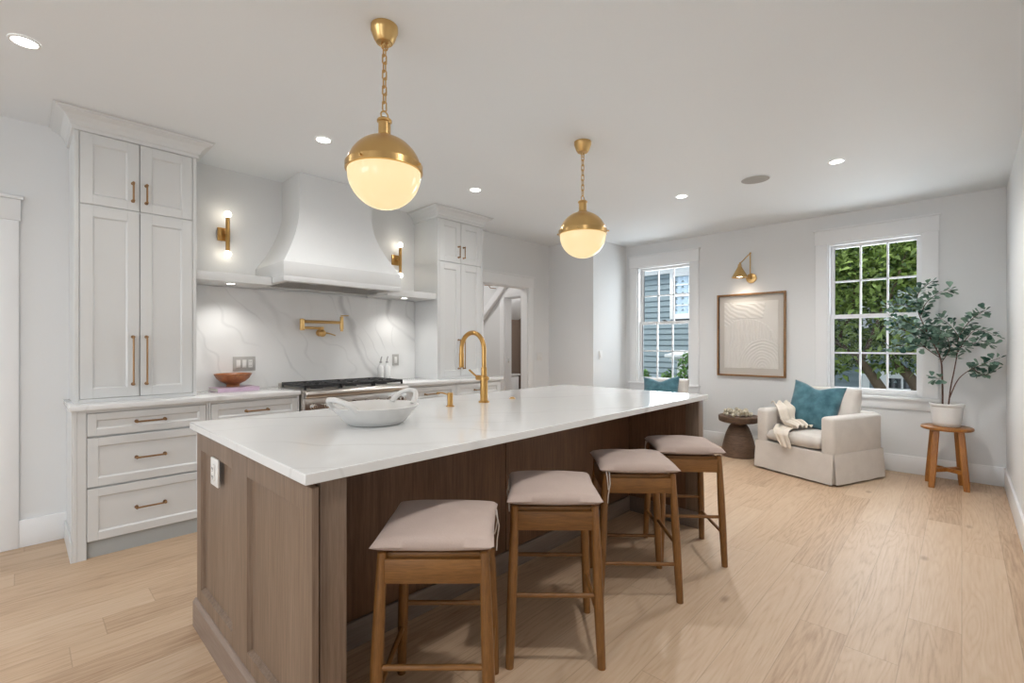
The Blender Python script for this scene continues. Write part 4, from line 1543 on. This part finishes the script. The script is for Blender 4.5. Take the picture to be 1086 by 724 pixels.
# ------------------------------------------------------------------ armchairs
def make_armchair():
    t = thing('armchair', 'x', 'armchair', (0, 0, 0), 'linen armchairs by the windows')
    W, D = 0.80, 0.76     # local: front faces -Y
    aw = 0.125
    m = MB()
    m.box(-W / 2, -W / 2 + aw, -D / 2, D / 2, 0.26, 0.628, 0.035, 4)
    m.box(W / 2 - aw, W / 2, -D / 2, D / 2, 0.26, 0.628, 0.035, 4)
    m.box(-W / 2 + 0.02, W / 2 - 0.02, D / 2 - 0.15, D / 2, 0.26, 0.635, 0.035, 4)
    m.box(-W / 2 + aw - 0.04, W / 2 - aw + 0.04, -D / 2 + 0.002, D / 2 - 0.1, 0.20, 0.292, 0.012, 3)
    m.build('frame', M_linen, t)
    # skirt: four gently waved flaring panels with a pleat at each corner
    m = MB()
    def panel(p0, p1, nrm, seed):
        p0, p1, nrm = Vector(p0), Vector(p1), Vector(nrm)
        nu, nv = 28, 8
        def g(u, v):
            z = 0.290 - v * 0.278
            fl = 0.002 + 0.020 * v + 0.006 * v * noise.noise(Vector((u * 7 + seed, v * 2, seed)))
            e = (1 - 0.018 * v * math.exp(-u / 0.05)) 
            gap = 0.016 * v
            a = u * (1 - 2 * gap) + gap
            ext = 0.012 * v
            p = p0 + (p1 - p0) * a + (p1 - p0).normalized() * (2 * u - 1) * ext + nrm * fl
            lift = 0.006 * v * (noise.noise(Vector((u * 5, seed * 3.1, 4.0))) + 0.6)
            return (p.x, p.y, z + max(0, lift))
        a = MB()
        a.grid(g, nu, nv)
        r = bmesh.ops.solidify(a.bm, geom=list(a.bm.faces), thickness=0.004)
        m.merge(a.bm)
    a, d = W / 2, D / 2
    panel((-a, -d, 0), (a, -d, 0), (0, -1, 0), 1.3)
    panel((a, -d, 0), (a, d, 0), (1, 0, 0), 5.1)
    panel((a, d, 0), (-a, d, 0), (0, 1, 0), 8.7)
    panel((-a, d, 0), (-a, -d, 0), (-1, 0, 0), 11.9)
    for sx in (-1, 1):
        for sy in (-1, 1):
            m.box(sx * (a - 0.005) - 0.03, sx * (a - 0.005) + 0.03, sy * (d - 0.005) - 0.03, sy * (d - 0.005) + 0.03, 0.006, 0.285, 0.02, 2,
                  M=Matrix.Translation((-sx * 0.028, -sy * 0.028, 0)))
    bmesh.ops.recalc_face_normals(m.bm, faces=m.bm.faces)
    m.build('skirt', M_linen, t, angle=60)
    m = puff(W - 2 * aw + 0.0, D - 0.13, 0.160, 26, 26, 0.11, 0.0, 3, 0.004, 0.25)
    m.xform(Matrix.Translation((0, -0.073, 0.356)))
    m.build('seat_cushion', M_linen, t, angle=70)
    m = puff(W - 2 * aw + 0.01, 0.45, 0.21, 26, 26, 0.2, 0.0, 7, 0.006, 0.2)
    m.xform(Matrix.Translation((0, D / 2 - 0.155, 0.63)) @ Matrix.Rotation(R(80), 4, 'X'))
    m.build('back_cushion', M_linen, t, angle=70)
    return t


ch = make_armchair()
CH1 = (5.640, 1.075, -112)
CH2 = (5.63, 2.76, -80)
ch.location = (CH1[0], CH1[1], 0)
ch.rotation_euler = (0, 0, R(CH1[2]))
ch['label'] = 'cream linen skirted armchair with a throw, under the right window'
ch2 = copy_tree(ch)
ch2.location = (CH2[0], CH2[1], 0)
ch2.rotation_euler = (0, 0, R(CH2[2]))
ch2['label'] = 'cream armchair mostly hidden behind the island, below the left window'


def chair_M(c):
    return Matrix.Translation((c[0], c[1], 0)) @ Matrix.Rotation(R(c[2]), 4, 'Z')


def throw_pillow(c, off, rot, size, label):
    M = chair_M(c) @ Matrix.Translation(off) @ Euler(rot).to_matrix().to_4x4()
    m = puff(size, size, 0.17, 34, 34, 0.42, 0.075, off[0] * 7 + 2, 0.012, 0.0, 0.05)
    m.xform(M)
    o = m.build('throw_pillow', M_teal, angle=80)
    return tag(o, label, 'pillow', 'teal throw pillows')


throw_pillow(CH1, (-0.075, 0.075, 0.655), (R(72), R(6), R(8)), 0.50, 'teal velvet pillow propped on the armchair with the throw')
throw_pillow(CH2, (-0.03, 0.075, 0.655), (R(72), R(-4), R(-4)), 0.48, 'teal pillow on the armchair behind the island')

# throw blanket draped over the left arm and the seat
m = MB()
path = [(-0.372, 0.634), (-0.33, 0.642), (-0.285, 0.644), (-0.248, 0.618), (-0.222, 0.545), (-0.195, 0.485), (-0.15, 0.458), (-0.08, 0.450), (-0.01, 0.446)]


def path_at(s):
    f = s * (len(path) - 1)
    i = min(int(f), len(path) - 2)
    k = f - i
    return (path[i][0] + (path[i + 1][0] - path[i][0]) * k, path[i][1] + (path[i + 1][1] - path[i][1]) * k)


def thr(u, v):
    x, z = path_at(u)
    w_ = 0.20 + 0.08 * u
    yc = 0.02 - 0.20 * u
    y = yc + (v - 0.5) * 2 * w_ * (0.75 + 0.25 * math.cos(u * 3))
    fold = math.sin(v * 24 + 2.6 * math.sin(u * 5) + u * 4)
    nn = noise.noise(Vector((u * 4, v * 7, 3.3)))
    hgt = (0.016 + 0.012 * math.sin(PI * u)) * (fold + 1) + 0.018 * (nn + 0.6)
    edge = min(1, 6 * min(v, 1 - v))
    nx = -0.3 if 0.2 < u < 0.55 else 0
    if 0.22 < u < 0.58:
        x += hgt * 0.9
        z += hgt * 0.2
    else:
        z += hgt
    return (x + 0.012 * nn, y, z)


m.grid(thr, 50, 60)


def corner_fn(u, v):
    # loose corner that falls over the front edge of the seat
    wd = 0.24 * (1 - 0.55 * v)
    x = -0.20 + 0.17 * v + (u - 0.5) * wd
    s = v * 0.40
    y0_ = -0.16
    if s < 0.225:
        y, z = y0_ - s, 0.448 - 0.012 * (s / 0.225) ** 2
    else:
        q = s - 0.225
        y, z = y0_ - 0.225 - 0.028 * min(1, q / 0.04), 0.436 - q * 0.9
    f = 0.006 * (math.sin(u * 14 + v * 3) + 1.0)
    return (x, y - (f if s > 0.225 else 0), z + (f if s <= 0.225 else 0))


m.grid(corner_fn, 24, 30)
bmesh.ops.recalc_face_normals(m.bm, faces=m.bm.faces)
m.xform(chair_M(CH1))
tb = m.build('throw_blanket', M_throw, angle=80)
md = tb.modifiers.new('thickness', 'SOLIDIFY')
md.thickness = 0.006
md.offset = 1
tag(tb, 'crumpled cream throw blanket over the arm and seat of the armchair', 'blanket')

# ------------------------------------------------------------------ drum side table with beads
tx, ty = 5.83, 1.90
sd = thing('side_table', 'dark turned wood drum side table left of the armchair', 'side table', (tx, ty, 0))
tx, ty = 5.84, 1.895
sd.location = (tx, ty, 0)
MB().lathe([(0, 0.0), (0.185, 0.0), (0.192, 0.006), (0.190, 0.03), (0.178, 0.10), (0.160, 0.18), (0.138, 0.26), (0.110, 0.33), (0.092, 0.358), (0.082, 0.368), (0.082, 0.40), (0, 0.40)], (tx, ty, 0), 48).build('pedestal', M_drum, sd)
MB().lathe([(0, 0.385), (0.10, 0.387), (0.19, 0.394), (0.212, 0.404), (0.218, 0.418), (0.220, 0.462), (0.216, 0.468), (0, 0.468)], (tx, ty, 0), 48).build('top', M_drum, sd)
random.seed(4)
gar = thing('bead_garland', 'heap of cream wooden beads on the drum side table', 'beads', (tx, ty, 0.468))
for k in range(34):
    a = k * 0.62
    rr_ = 0.055 + 0.10 * abs(math.sin(k * 0.37))
    br_ = 0.0195 + 0.004 * random.random()
    zz = 0.4685 + br_ + (0.032 if k % 3 == 0 else 0)
    MB().sphere((tx - 0.01 + rr_ * math.cos(a), ty + rr_ * math.sin(a) * 0.95, zz), br_, u=14, v=9).build('bead', M_bead, gar)
m = MB()
m.tube([(tx - 0.01 + (0.055 + 0.10 * abs(math.sin(k * 0.37))) * math.cos(k * 0.62), ty + (0.055 + 0.10 * abs(math.sin(k * 0.37))) * math.sin(k * 0.62) * 0.95, 0.4685 + 0.018) for k in range(34)], 0.002, 6)
m.build('cord', M_cord, gar)

# ------------------------------------------------------------------ plant stool and ficus
qx, qy = 5.885, 0.10
ps = thing('plant_stool', 'honey-coloured round wooden stool under the potted plant', 'stool', (qx, qy, 0))
m = MB()
m.lathe([(0, 0.522), (0.173, 0.522), (0.182, 0.528), (0.184, 0.538), (0.181, 0.548), (0.176, 0.551), (0, 0.551)], (qx, qy, 0), 48)
m.build('seat', M_pstool, ps)
for sx in (-1, 1):
    for sy in (-1, 1):
        m = MB()
        ca, sa = math.cos(R(8)), math.sin(R(8))
        lx_, ly_ = sx * 0.118, sy * 0.118
        z0p = Vector((qx + lx_ * ca - ly_ * sa, qy + lx_ * sa + ly_ * ca, 0))
        z1p = Vector((qx + (lx_ * ca - ly_ * sa) * 0.70, qy + (lx_ * sa + ly_ * ca) * 0.70, 0.521))
        rings = []
        for k in range(9):
            f_ = k / 8
            p = z0p.lerp(z1p, f_)
            h_ = 0.0245 + 0.001 * f_
            if k == 0:
                h_ -= 0.004
            cc = 0.007
            rings.append([(p.x + a, p.y + b_, p.z + (0.0)) for a, b_ in ((-h_ + cc, -h_), (h_ - cc, -h_), (h_, -h_ + cc), (h_, h_ - cc), (h_ - cc, h_), (-h_ + cc, h_), (-h_, h_ - cc), (-h_, -h_ + cc))])
        m.loft(rings)
        m.build('leg', M_pstool, ps)
for s in (-1, 1):
    m = MB()
    ca, sa = math.cos(R(8)), math.sin(R(8))
    a = Vector((qx + (-0.108 * ca + s * 0.108 * sa), qy + (-0.108 * sa - s * 0.108 * ca), 0.155))
    b_ = Vector((2 * qx - a.x, 2 * qy - a.y, 0.155))
    d_ = (b_ - a).normalized()
    n_ = Vector((-d_.y, d_.x, 0)) * 0.011
    zz = 0.017
    m.loft([[(p + n_ + Vector((0, 0, zz)))[:], (p - n_ + Vector((0, 0, zz)))[:], (p - n_ - Vector((0, 0, zz)))[:], (p + n_ - Vector((0, 0, zz)))[:]] for p in (a, b_)])
    m.build('cross_stretcher', M_pstool, ps)

pp = thing('potted_ficus', 'leafy ficus in a white ribbed pot on the honey stool', 'plant', (qx, qy, 0.552))
prof = [(0, 0.0005), (0.080, 0.0005), (0.086, 0.004), (0.092, 0.03)]
for k in range(12):
    z = 0.035 + k * 0.012
    r_k = 0.093 + 0.012 * (k / 11)
    prof += [(r_k + 0.0012, z), (r_k - 0.0004, z + 0.006)]
prof += [(0.108, 0.184), (0.113, 0.188), (0.114, 0.206), (0.112, 0.211), (0.105, 0.211), (0.102, 0.190), (0.0, 0.185)]
MB().lathe([(a * 1.07, b_) for a, b_ in prof], (qx, qy, 0.552), 56).build('pot', M_pot, pp, angle=50)
MB().lathe([(0, 0.194), (0.05, 0.196), (0.107, 0.190), (0.0, 0.187)], (qx, qy, 0.552), 32).build('soil', M_soil, pp)
random.seed(11)
TW = {
    'A': ([(0, 0.128, 0.745), (0, 0.131, 1.003), (-0.01, 0.144, 1.176), (-0.02, 0.209, 1.351), (-0.03, 0.259, 1.484), (-0.02, 0.309, 1.664), (0.0, 0.292, 1.80), (0.01, 0.201, 1.894)], 0.0075, 0.40),
    'A2': ([(-0.03, 0.279, 1.573), (-0.07, 0.242, 1.682), (-0.10, 0.16, 1.764), (-0.12, 0.074, 1.80)], 0.0035, 0.05),
    'A3': ([(-0.02, 0.300, 1.62), (-0.05, 0.36, 1.66), (-0.08, 0.45, 1.68), (-0.08, 0.52, 1.67)], 0.003, 0.05),
    'A4': ([(-0.01, 0.30, 1.70), (0.05, 0.36, 1.78), (0.08, 0.42, 1.80)], 0.003, 0.05),
    'B': ([(-0.02, 0.088, 0.745), (-0.02, 0.072, 0.92), (-0.03, 0.049, 1.071), (-0.04, 0.03, 1.221), (-0.06, 0.018, 1.37), (-0.10, -0.059, 1.517), (-0.14, -0.148, 1.597)], 0.006, 0.45),
    'B2': ([(-0.04, 0.03, 1.221), (-0.08, -0.028, 1.349), (-0.12, -0.103, 1.432), (-0.16, -0.225, 1.368)], 0.0035, 0.1),
    'B3': ([(-0.06, 0.018, 1.37), (0.0, 0.08, 1.479), (0.04, 0.152, 1.557)], 0.003, 0.05),
    'B4': ([(-0.05, 0.02, 1.27), (0.02, -0.05, 1.30), (0.06, -0.14, 1.33), (0.07, -0.19, 1.30)], 0.003, 0.05),
    'C': ([(-0.02, 0.085, 0.80), (-0.05, 0.033, 0.965), (-0.08, -0.028, 1.053), (-0.14, -0.115, 1.119), (-0.19, -0.235, 1.19)], 0.005, 0.5),
    'C2': ([(-0.10, -0.074, 1.086), (-0.16, -0.138, 1.037), (-0.20, -0.215, 1.09)], 0.003, 0.05),
    'D': ([(-0.01, 0.144, 1.176), (-0.06, 0.259, 1.285), (-0.10, 0.36, 1.419), (-0.12, 0.501, 1.468)], 0.0042, 0.2),
    'D2': ([(-0.05, 0.24, 1.27), (-0.12, 0.33, 1.30), (-0.18, 0.43, 1.29), (-0.2, 0.50, 1.27)], 0.003, 0.05),
    'E': ([(-0.02, 0.209, 1.351), (0.03, 0.33, 1.40), (0.05, 0.43, 1.47), (0.05, 0.50, 1.56)], 0.0036, 0.1),
    'E2': ([(-0.02, 0.22, 1.38), (-0.10, 0.29, 1.45), (-0.14, 0.38, 1.52), (-0.15, 0.44, 1.54)], 0.003, 0.05),
    'F': ([(-0.01, 0.136, 1.133), (-0.06, 0.08, 1.264), (-0.10, 0.112, 1.393), (-0.13, 0.193, 1.482)], 0.0036, 0.15),
    'F2': ([(-0.01, 0.14, 1.16), (0.06, 0.16, 1.27), (0.09, 0.21, 1.36), (0.10, 0.28, 1.42)], 0.0033, 0.05),
    'F3': ([(-0.02, 0.17, 1.25), (-0.09, 0.15, 1.33), (-0.15, 0.14, 1.40), (-0.2, 0.10, 1.42)], 0.003, 0.05),
    'G': ([(0, 0.131, 0.99), (-0.03, 0.166, 0.985), (-0.05, 0.205, 1.0)], 0.0025, 0.1),
}


def catmull(pts, n):
    P = [Vector(p) for p in pts]
    P = [P[0] * 2 - P[1]] + P + [P[-1] * 2 - P[-2]]
    out = []
    for i in range(1, len(P) - 2):
        for k in range(n):
            t = k / n
            a, b_, c_, d_ = P[i - 1], P[i], P[i + 1], P[i + 2]
            out.append(0.5 * ((2 * b_) + (c_ - a) * t + (2 * a - 5 * b_ + 4 * c_ - d_) * t * t + (3 * b_ - 3 * c_ + d_ - a) * t ** 3))
    out.append(P[-2])
    return out


lf = bmesh.new()


def leaf(bm, p, d, n, L, Wd):
    d = d.normalized()
    s = d.cross(n)
    if s.length < 1e-4:
        s = d.orthogonal()
    s.normalize()
    n = s.cross(d).normalized()
    # fan-shaped leaf: narrow at the stalk, broad rounded tip, folded a little along the midrib
    shape = [(0.0, 0.0), (0.35, 0.24), (0.72, 0.50), (0.95, 0.40), (1.03, 0.12)]
    f_ = 0.22 * Wd
    mid = [bm.verts.new(p), bm.verts.new(p + d * L * 0.45 - n * f_ * 0.5), bm.verts.new(p + d * L * 1.0 - n * f_ * 0.2)]
    for sg in (1, -1):
        e = [bm.verts.new(p + d * L * a + s * sg * Wd * b_ + n * f_ * b_ * 1.2) for a, b_ in shape[1:]]
        for tri in ((mid[0], e[0], mid[1]), (e[0], e[1], mid[1]), (mid[1], e[1], e[2]), (mid[1], e[2], mid[2]), (e[2], e[3], mid[2])):
            try:
                bm.faces.new(tri if sg > 0 else tri[::-1])
            except ValueError:
                pass


for key, (pts, rad_, start) in TW.items():
    P = catmull([(5.90 + a, b_, c_) for a, b_, c_ in pts], 6)
    n_ = len(P)
    MB().tube(P, [rad_ * (1 - 0.72 * i / (n_ - 1)) for i in range(n_)], 8).build('stem', M_stem, pp)
    length = sum((P[i + 1] - P[i]).length for i in range(n_ - 1))
    acc = 0
    nextp = start * length
    side = 1
    for i in range(n_ - 1):
        seg = P[i + 1] - P[i]
        acc += seg.length
        while acc >= nextp:
            t = seg.normalized()
            p = P[i + 1]
            for rep in range(2):
                rnd = Vector((random.uniform(-1, 1), random.uniform(-1, 1), random.uniform(-0.9, 0.6)))
                out = t.cross(Vector((random.uniform(-1, 1), random.uniform(-1, 1), random.uniform(-1, 1))))
                if out.length < 1e-3:
                    continue
                d = (out.normalized() * 0.9 + t * 0.4 + rnd * 0.35).normalized()
                st_ = p + d * 0.012
                q = st_ + d * 0.035
                if q.y < YR + 0.06 or q.x > XW - 0.05:
                    continue
                nn = Vector((random.uniform(-0.9, 0.3), random.uniform(-0.5, 0.5), 1)).normalized()
                L = random.uniform(0.044, 0.066)
                leaf(lf, st_, d, nn, L, L * random.uniform(0.75, 0.95))
            nextp += random.uniform(0.013, 0.020)
    t = (P[-1] - P[-2]).normalized()
    leaf(lf, P[-1], t, Vector((0, 0, 1)), 0.042, 0.034)
m = MB()
m.merge(lf)
fo = m.build('foliage', M_leaf, pp, angle=70)

# ------------------------------------------------------------------ outside
tag(MB().box(6.45, 16, -9, 12, -0.62, -0.5).build('lawn', M_lawn), 'green lawn outside the windows', 'lawn', kind='structure')
hs = thing('neighbouring_house', 'blue-grey clapboard house with white trim outside the windows', 'house', (9.6, 1.5, -0.5))
m = MB()
HX = 9.0
poly = []
z = -0.5
ex = 0.112
while z < 2.72:
    poly += [(HX - 0.026, z), (HX, z + ex)]
    z += ex
poly += [(HX + 0.5, z), (HX + 0.5, -0.5)]
m.prism(poly, 'y', -6.0, 9.0)
m.build('siding', M_siding, hs, smooth=False)
m = MB()
m.box(HX - 0.05, HX + 0.4, -6, 9, 2.72, 2.98)
m.box(HX - 0.40, HX + 0.4, -6, 9, 2.98, 3.05)
m.build('eave', M_ext_white, hs)
MB().prism([(HX - 0.42, 3.05), (HX + 3.0, 5.2), (HX + 3.0, 3.05)], 'y', -6, 9).build('roof', paint('grey_shingle', srgb(110, 112, 116), 0.9, 0.4, 40, 0.3), hs, smooth=False)
m = MB()
m.box(HX - 0.04, HX + 0.02, 1.02, 1.11, -0.5, 2.72)
m.build('corner_board', M_ext_white, hs)


def house_window(y0, y1, z0, z1, mpane):
    m = MB()
    tr = 0.10
    m.box(HX - 0.06, HX + 0.05, y0 - tr, y0, z0 - tr, z1 + tr, 0.004)
    m.box(HX - 0.06, HX + 0.05, y1, y1 + tr, z0 - tr, z1 + tr, 0.004)
    m.box(HX - 0.06, HX + 0.05, y0, y1, z1, z1 + tr, 0.004)
    m.box(HX - 0.08, HX + 0.05, y0, y1, z0 - tr, z0, 0.004)
    zm = (z0 + z1) / 2
    m.box(HX - 0.045, HX + 0.05, y0, y1, zm - 0.03, zm + 0.03)
    yc = (y0 + y1) / 2
    for zz0, zz1 in ((z0, zm - 0.03), (zm + 0.03, z1)):
        for k in (1, 2):
            yy = y0 + (y1 - y0) * k / 3
            m.box(HX - 0.04, HX + 0.05, yy - 0.012, yy + 0.012, zz0, zz1)
        q = (zz0 + zz1) / 2
        m.box(HX - 0.04, HX + 0.05, y0, y1, q - 0.012, q + 0.012)
    f_ = m.build('window', M_ext_white, hs)
    m = MB()
    m.grid(lambda u, v: (HX - 0.022 + 0.008 * math.sin(u * 40), y0 + (y1 - y0) * u, z0 + (z1 - z0) * v), 60, 2)
    bmesh.ops.solidify(m.bm, geom=list(m.bm.faces), thickness=0.003)
    m.build('pane', mpane, f_)


house_window(3.25, 4.10, 1.90, 2.64, M_curtain)
MB().box(HX - 0.03, HX - 0.016, 3.25, 4.10, 1.775, 1.85).build('window_vent', M_darkglass, hs)
house_window(0.30, 0.80, 0.10, 0.80, M_darkglass)
pt = thing('porch_post', 'white porch post with a moulded cap outside the left window', 'post', (8.2, 3.60, -0.5))
MB().box(8.12, 8.28, 3.52, 3.68, -0.5, 1.02, 0.006).build('shaft', M_ext_white, pt)
m = MB()
m.box(8.08, 8.32, 3.40, 3.80, 1.02, 1.07, 0.008)
m.box(8.03, 8.37, 3.34, 3.88, 1.07, 1.13, 0.012)
m.loft([[(8.06, 3.38, 1.13), (8.34, 3.38, 1.13), (8.34, 3.84, 1.13), (8.06, 3.84, 1.13)], [(8.18, 3.58, 1.20), (8.22, 3.58, 1.20), (8.22, 3.64, 1.20), (8.18, 3.64, 1.20)]])
m.build('cap', M_ext_white, pt)


def foliage(name, parent, mat, blobs, n, Lr, seed):
    random.seed(seed)
    bm = bmesh.new()
    tot = sum(b_[3] * b_[4] * b_[5] for b_ in blobs)
    for (bx, by, bz_, rx, ry, rz) in blobs:
        k = int(n * (rx * ry * rz) / tot)
        for _ in range(k):
            while True:
                v = Vector((random.uniform(-1, 1), random.uniform(-1, 1), random.uniform(-1, 1)))
                if 0.25 < v.length < 1:
                    break
            p = Vector((bx + v.x * rx, by + v.y * ry, bz_ + v.z * rz))
            if p.z < -0.48:
                continue
            d = Vector((random.uniform(-1, 1), random.uniform(-1, 1), random.uniform(-0.9, 0.4))).normalized()
            nn = Vector((random.uniform(-1, 0.4), random.uniform(-0.7, 0.7), 1)).normalized()
            L = random.uniform(*Lr)
            leaf2(bm, p, d, nn, L, L * 0.5)
    m = MB()
    m.merge(bm)
    return m.build(name, mat, parent, angle=70)


def leaf2(bm, p, d, n, L, Wd):
    s = d.cross(n)
    if s.length < 1e-4:
        return
    s.normalize()
    n = s.cross(d).normalized()
    a = bm.verts.new(p)
    b_ = bm.verts.new(p + d * L - n * L * 0.15)
    c_ = bm.verts.new(p + d * L * 0.5)
    l = bm.verts.new(p + d * L * 0.42 + s * Wd * 0.5 + n * Wd * 0.15)
    r_ = bm.verts.new(p + d * L * 0.42 - s * Wd * 0.5 + n * Wd * 0.15)
    bm.faces.new((a, r_, c_))
    bm.faces.new((a, c_, l))
    bm.faces.new((c_, r_, b_))
    bm.faces.new((c_, b_, l))


tr = thing('tree', 'leafy tree with two leaning trunks outside the right window', 'tree', (7.6, 0.5, -0.5))
m = MB()
m.tube(catmull([(7.65, 0.30, -0.5), (7.62, 0.60, 0.45), (7.6, 0.75, 0.74), (7.6, 0.884, 0.974), (7.58, 1.034, 1.179), (7.6, 1.35, 1.45), (7.7, 1.7, 1.9)], 5), [0.085 - 0.07 * i / 30 for i in range(31)], 12)
m.build('trunk', M_bark, tr)
m = MB()
m.tube(catmull([(7.75, 0.15, -0.5), (7.72, 0.36, 0.60), (7.7, 0.40, 0.772), (7.7, 0.49, 0.918), (7.7, 0.62, 1.10), (7.8, 0.75, 1.5), (7.9, 0.8, 2.2)], 5), [0.095 - 0.075 * i / 30 for i in range(31)], 12)
m.build('trunk', M_bark, tr)
for pts in ([(7.6, 0.95, 1.06), (7.5, 0.80, 1.5), (7.45, 0.62, 1.95), (7.5, 0.5, 2.4)], [(7.6, 1.1, 1.25), (7.5, 1.25, 1.35), (7.45, 1.45, 1.5)], [(7.75, 0.68, 1.25), (7.6, 0.45, 1.55), (7.5, 0.25, 1.7)], [(7.6, 1.2, 1.35), (7.6, 1.05, 1.75), (7.5, 1.0, 2.3)]):
    P = catmull(pts, 5)
    MB().tube(P, [0.028 - 0.02 * i / (len(P) - 1) for i in range(len(P))], 8).build('branch', M_bark, tr)
foliage('crown', tr, M_tree, [(7.70, 0.55, 1.95, 0.65, 1.15, 0.80), (7.75, 1.45, 2.2, 0.6, 0.7, 0.8), (7.65, -0.1, 2.2, 0.6, 0.7, 0.9), (7.70, 1.35, 1.30, 0.45, 0.45, 0.40), (7.75, 0.45, 1.32, 0.40, 0.6, 0.34), (7.95, 0.6, 2.7, 0.5, 1.5, 0.8), (7.55, 1.32, 1.06, 0.30, 0.42, 0.24), (7.65, 0.62, 1.22, 0.3, 0.7, 0.30)], 13800, (0.07, 0.14), 5)


def shrub(x, y, zt, r, label, seed):
    t = thing('shrub', label, 'shrub', (x, y, -0.5), 'shrubs under the left window')
    random.seed(seed)
    for k in range(4):
        a = k * 1.7
        MB().tube([(x + 0.05 * math.cos(a), y + 0.05 * math.sin(a), -0.5), (x + r * 0.4 * math.cos(a), y + r * 0.4 * math.sin(a), zt - 0.45), (x + r * 0.6 * math.cos(a), y + r * 0.6 * math.sin(a), zt - 0.12)], 0.010, 6).build('stem', M_stem, t)
    foliage('foliage', t, M_shrub, [(x, y, zt - 0.35, r, r, 0.36), (x, y, 0.0, r * 0.8, r * 0.8, 0.5)], 900, (0.06, 0.11), seed)


shrub(7.5, 4.05, 0.93, 0.22, 'small green shrub at the lower left of the left window', 21)
shrub(7.6, 3.61, 0.88, 0.12, 'small green shrub in the lower middle of the left window', 22)
shrub(7.5, 3.18, 1.20, 0.19, 'taller green shrub at the lower right of the left window', 23)
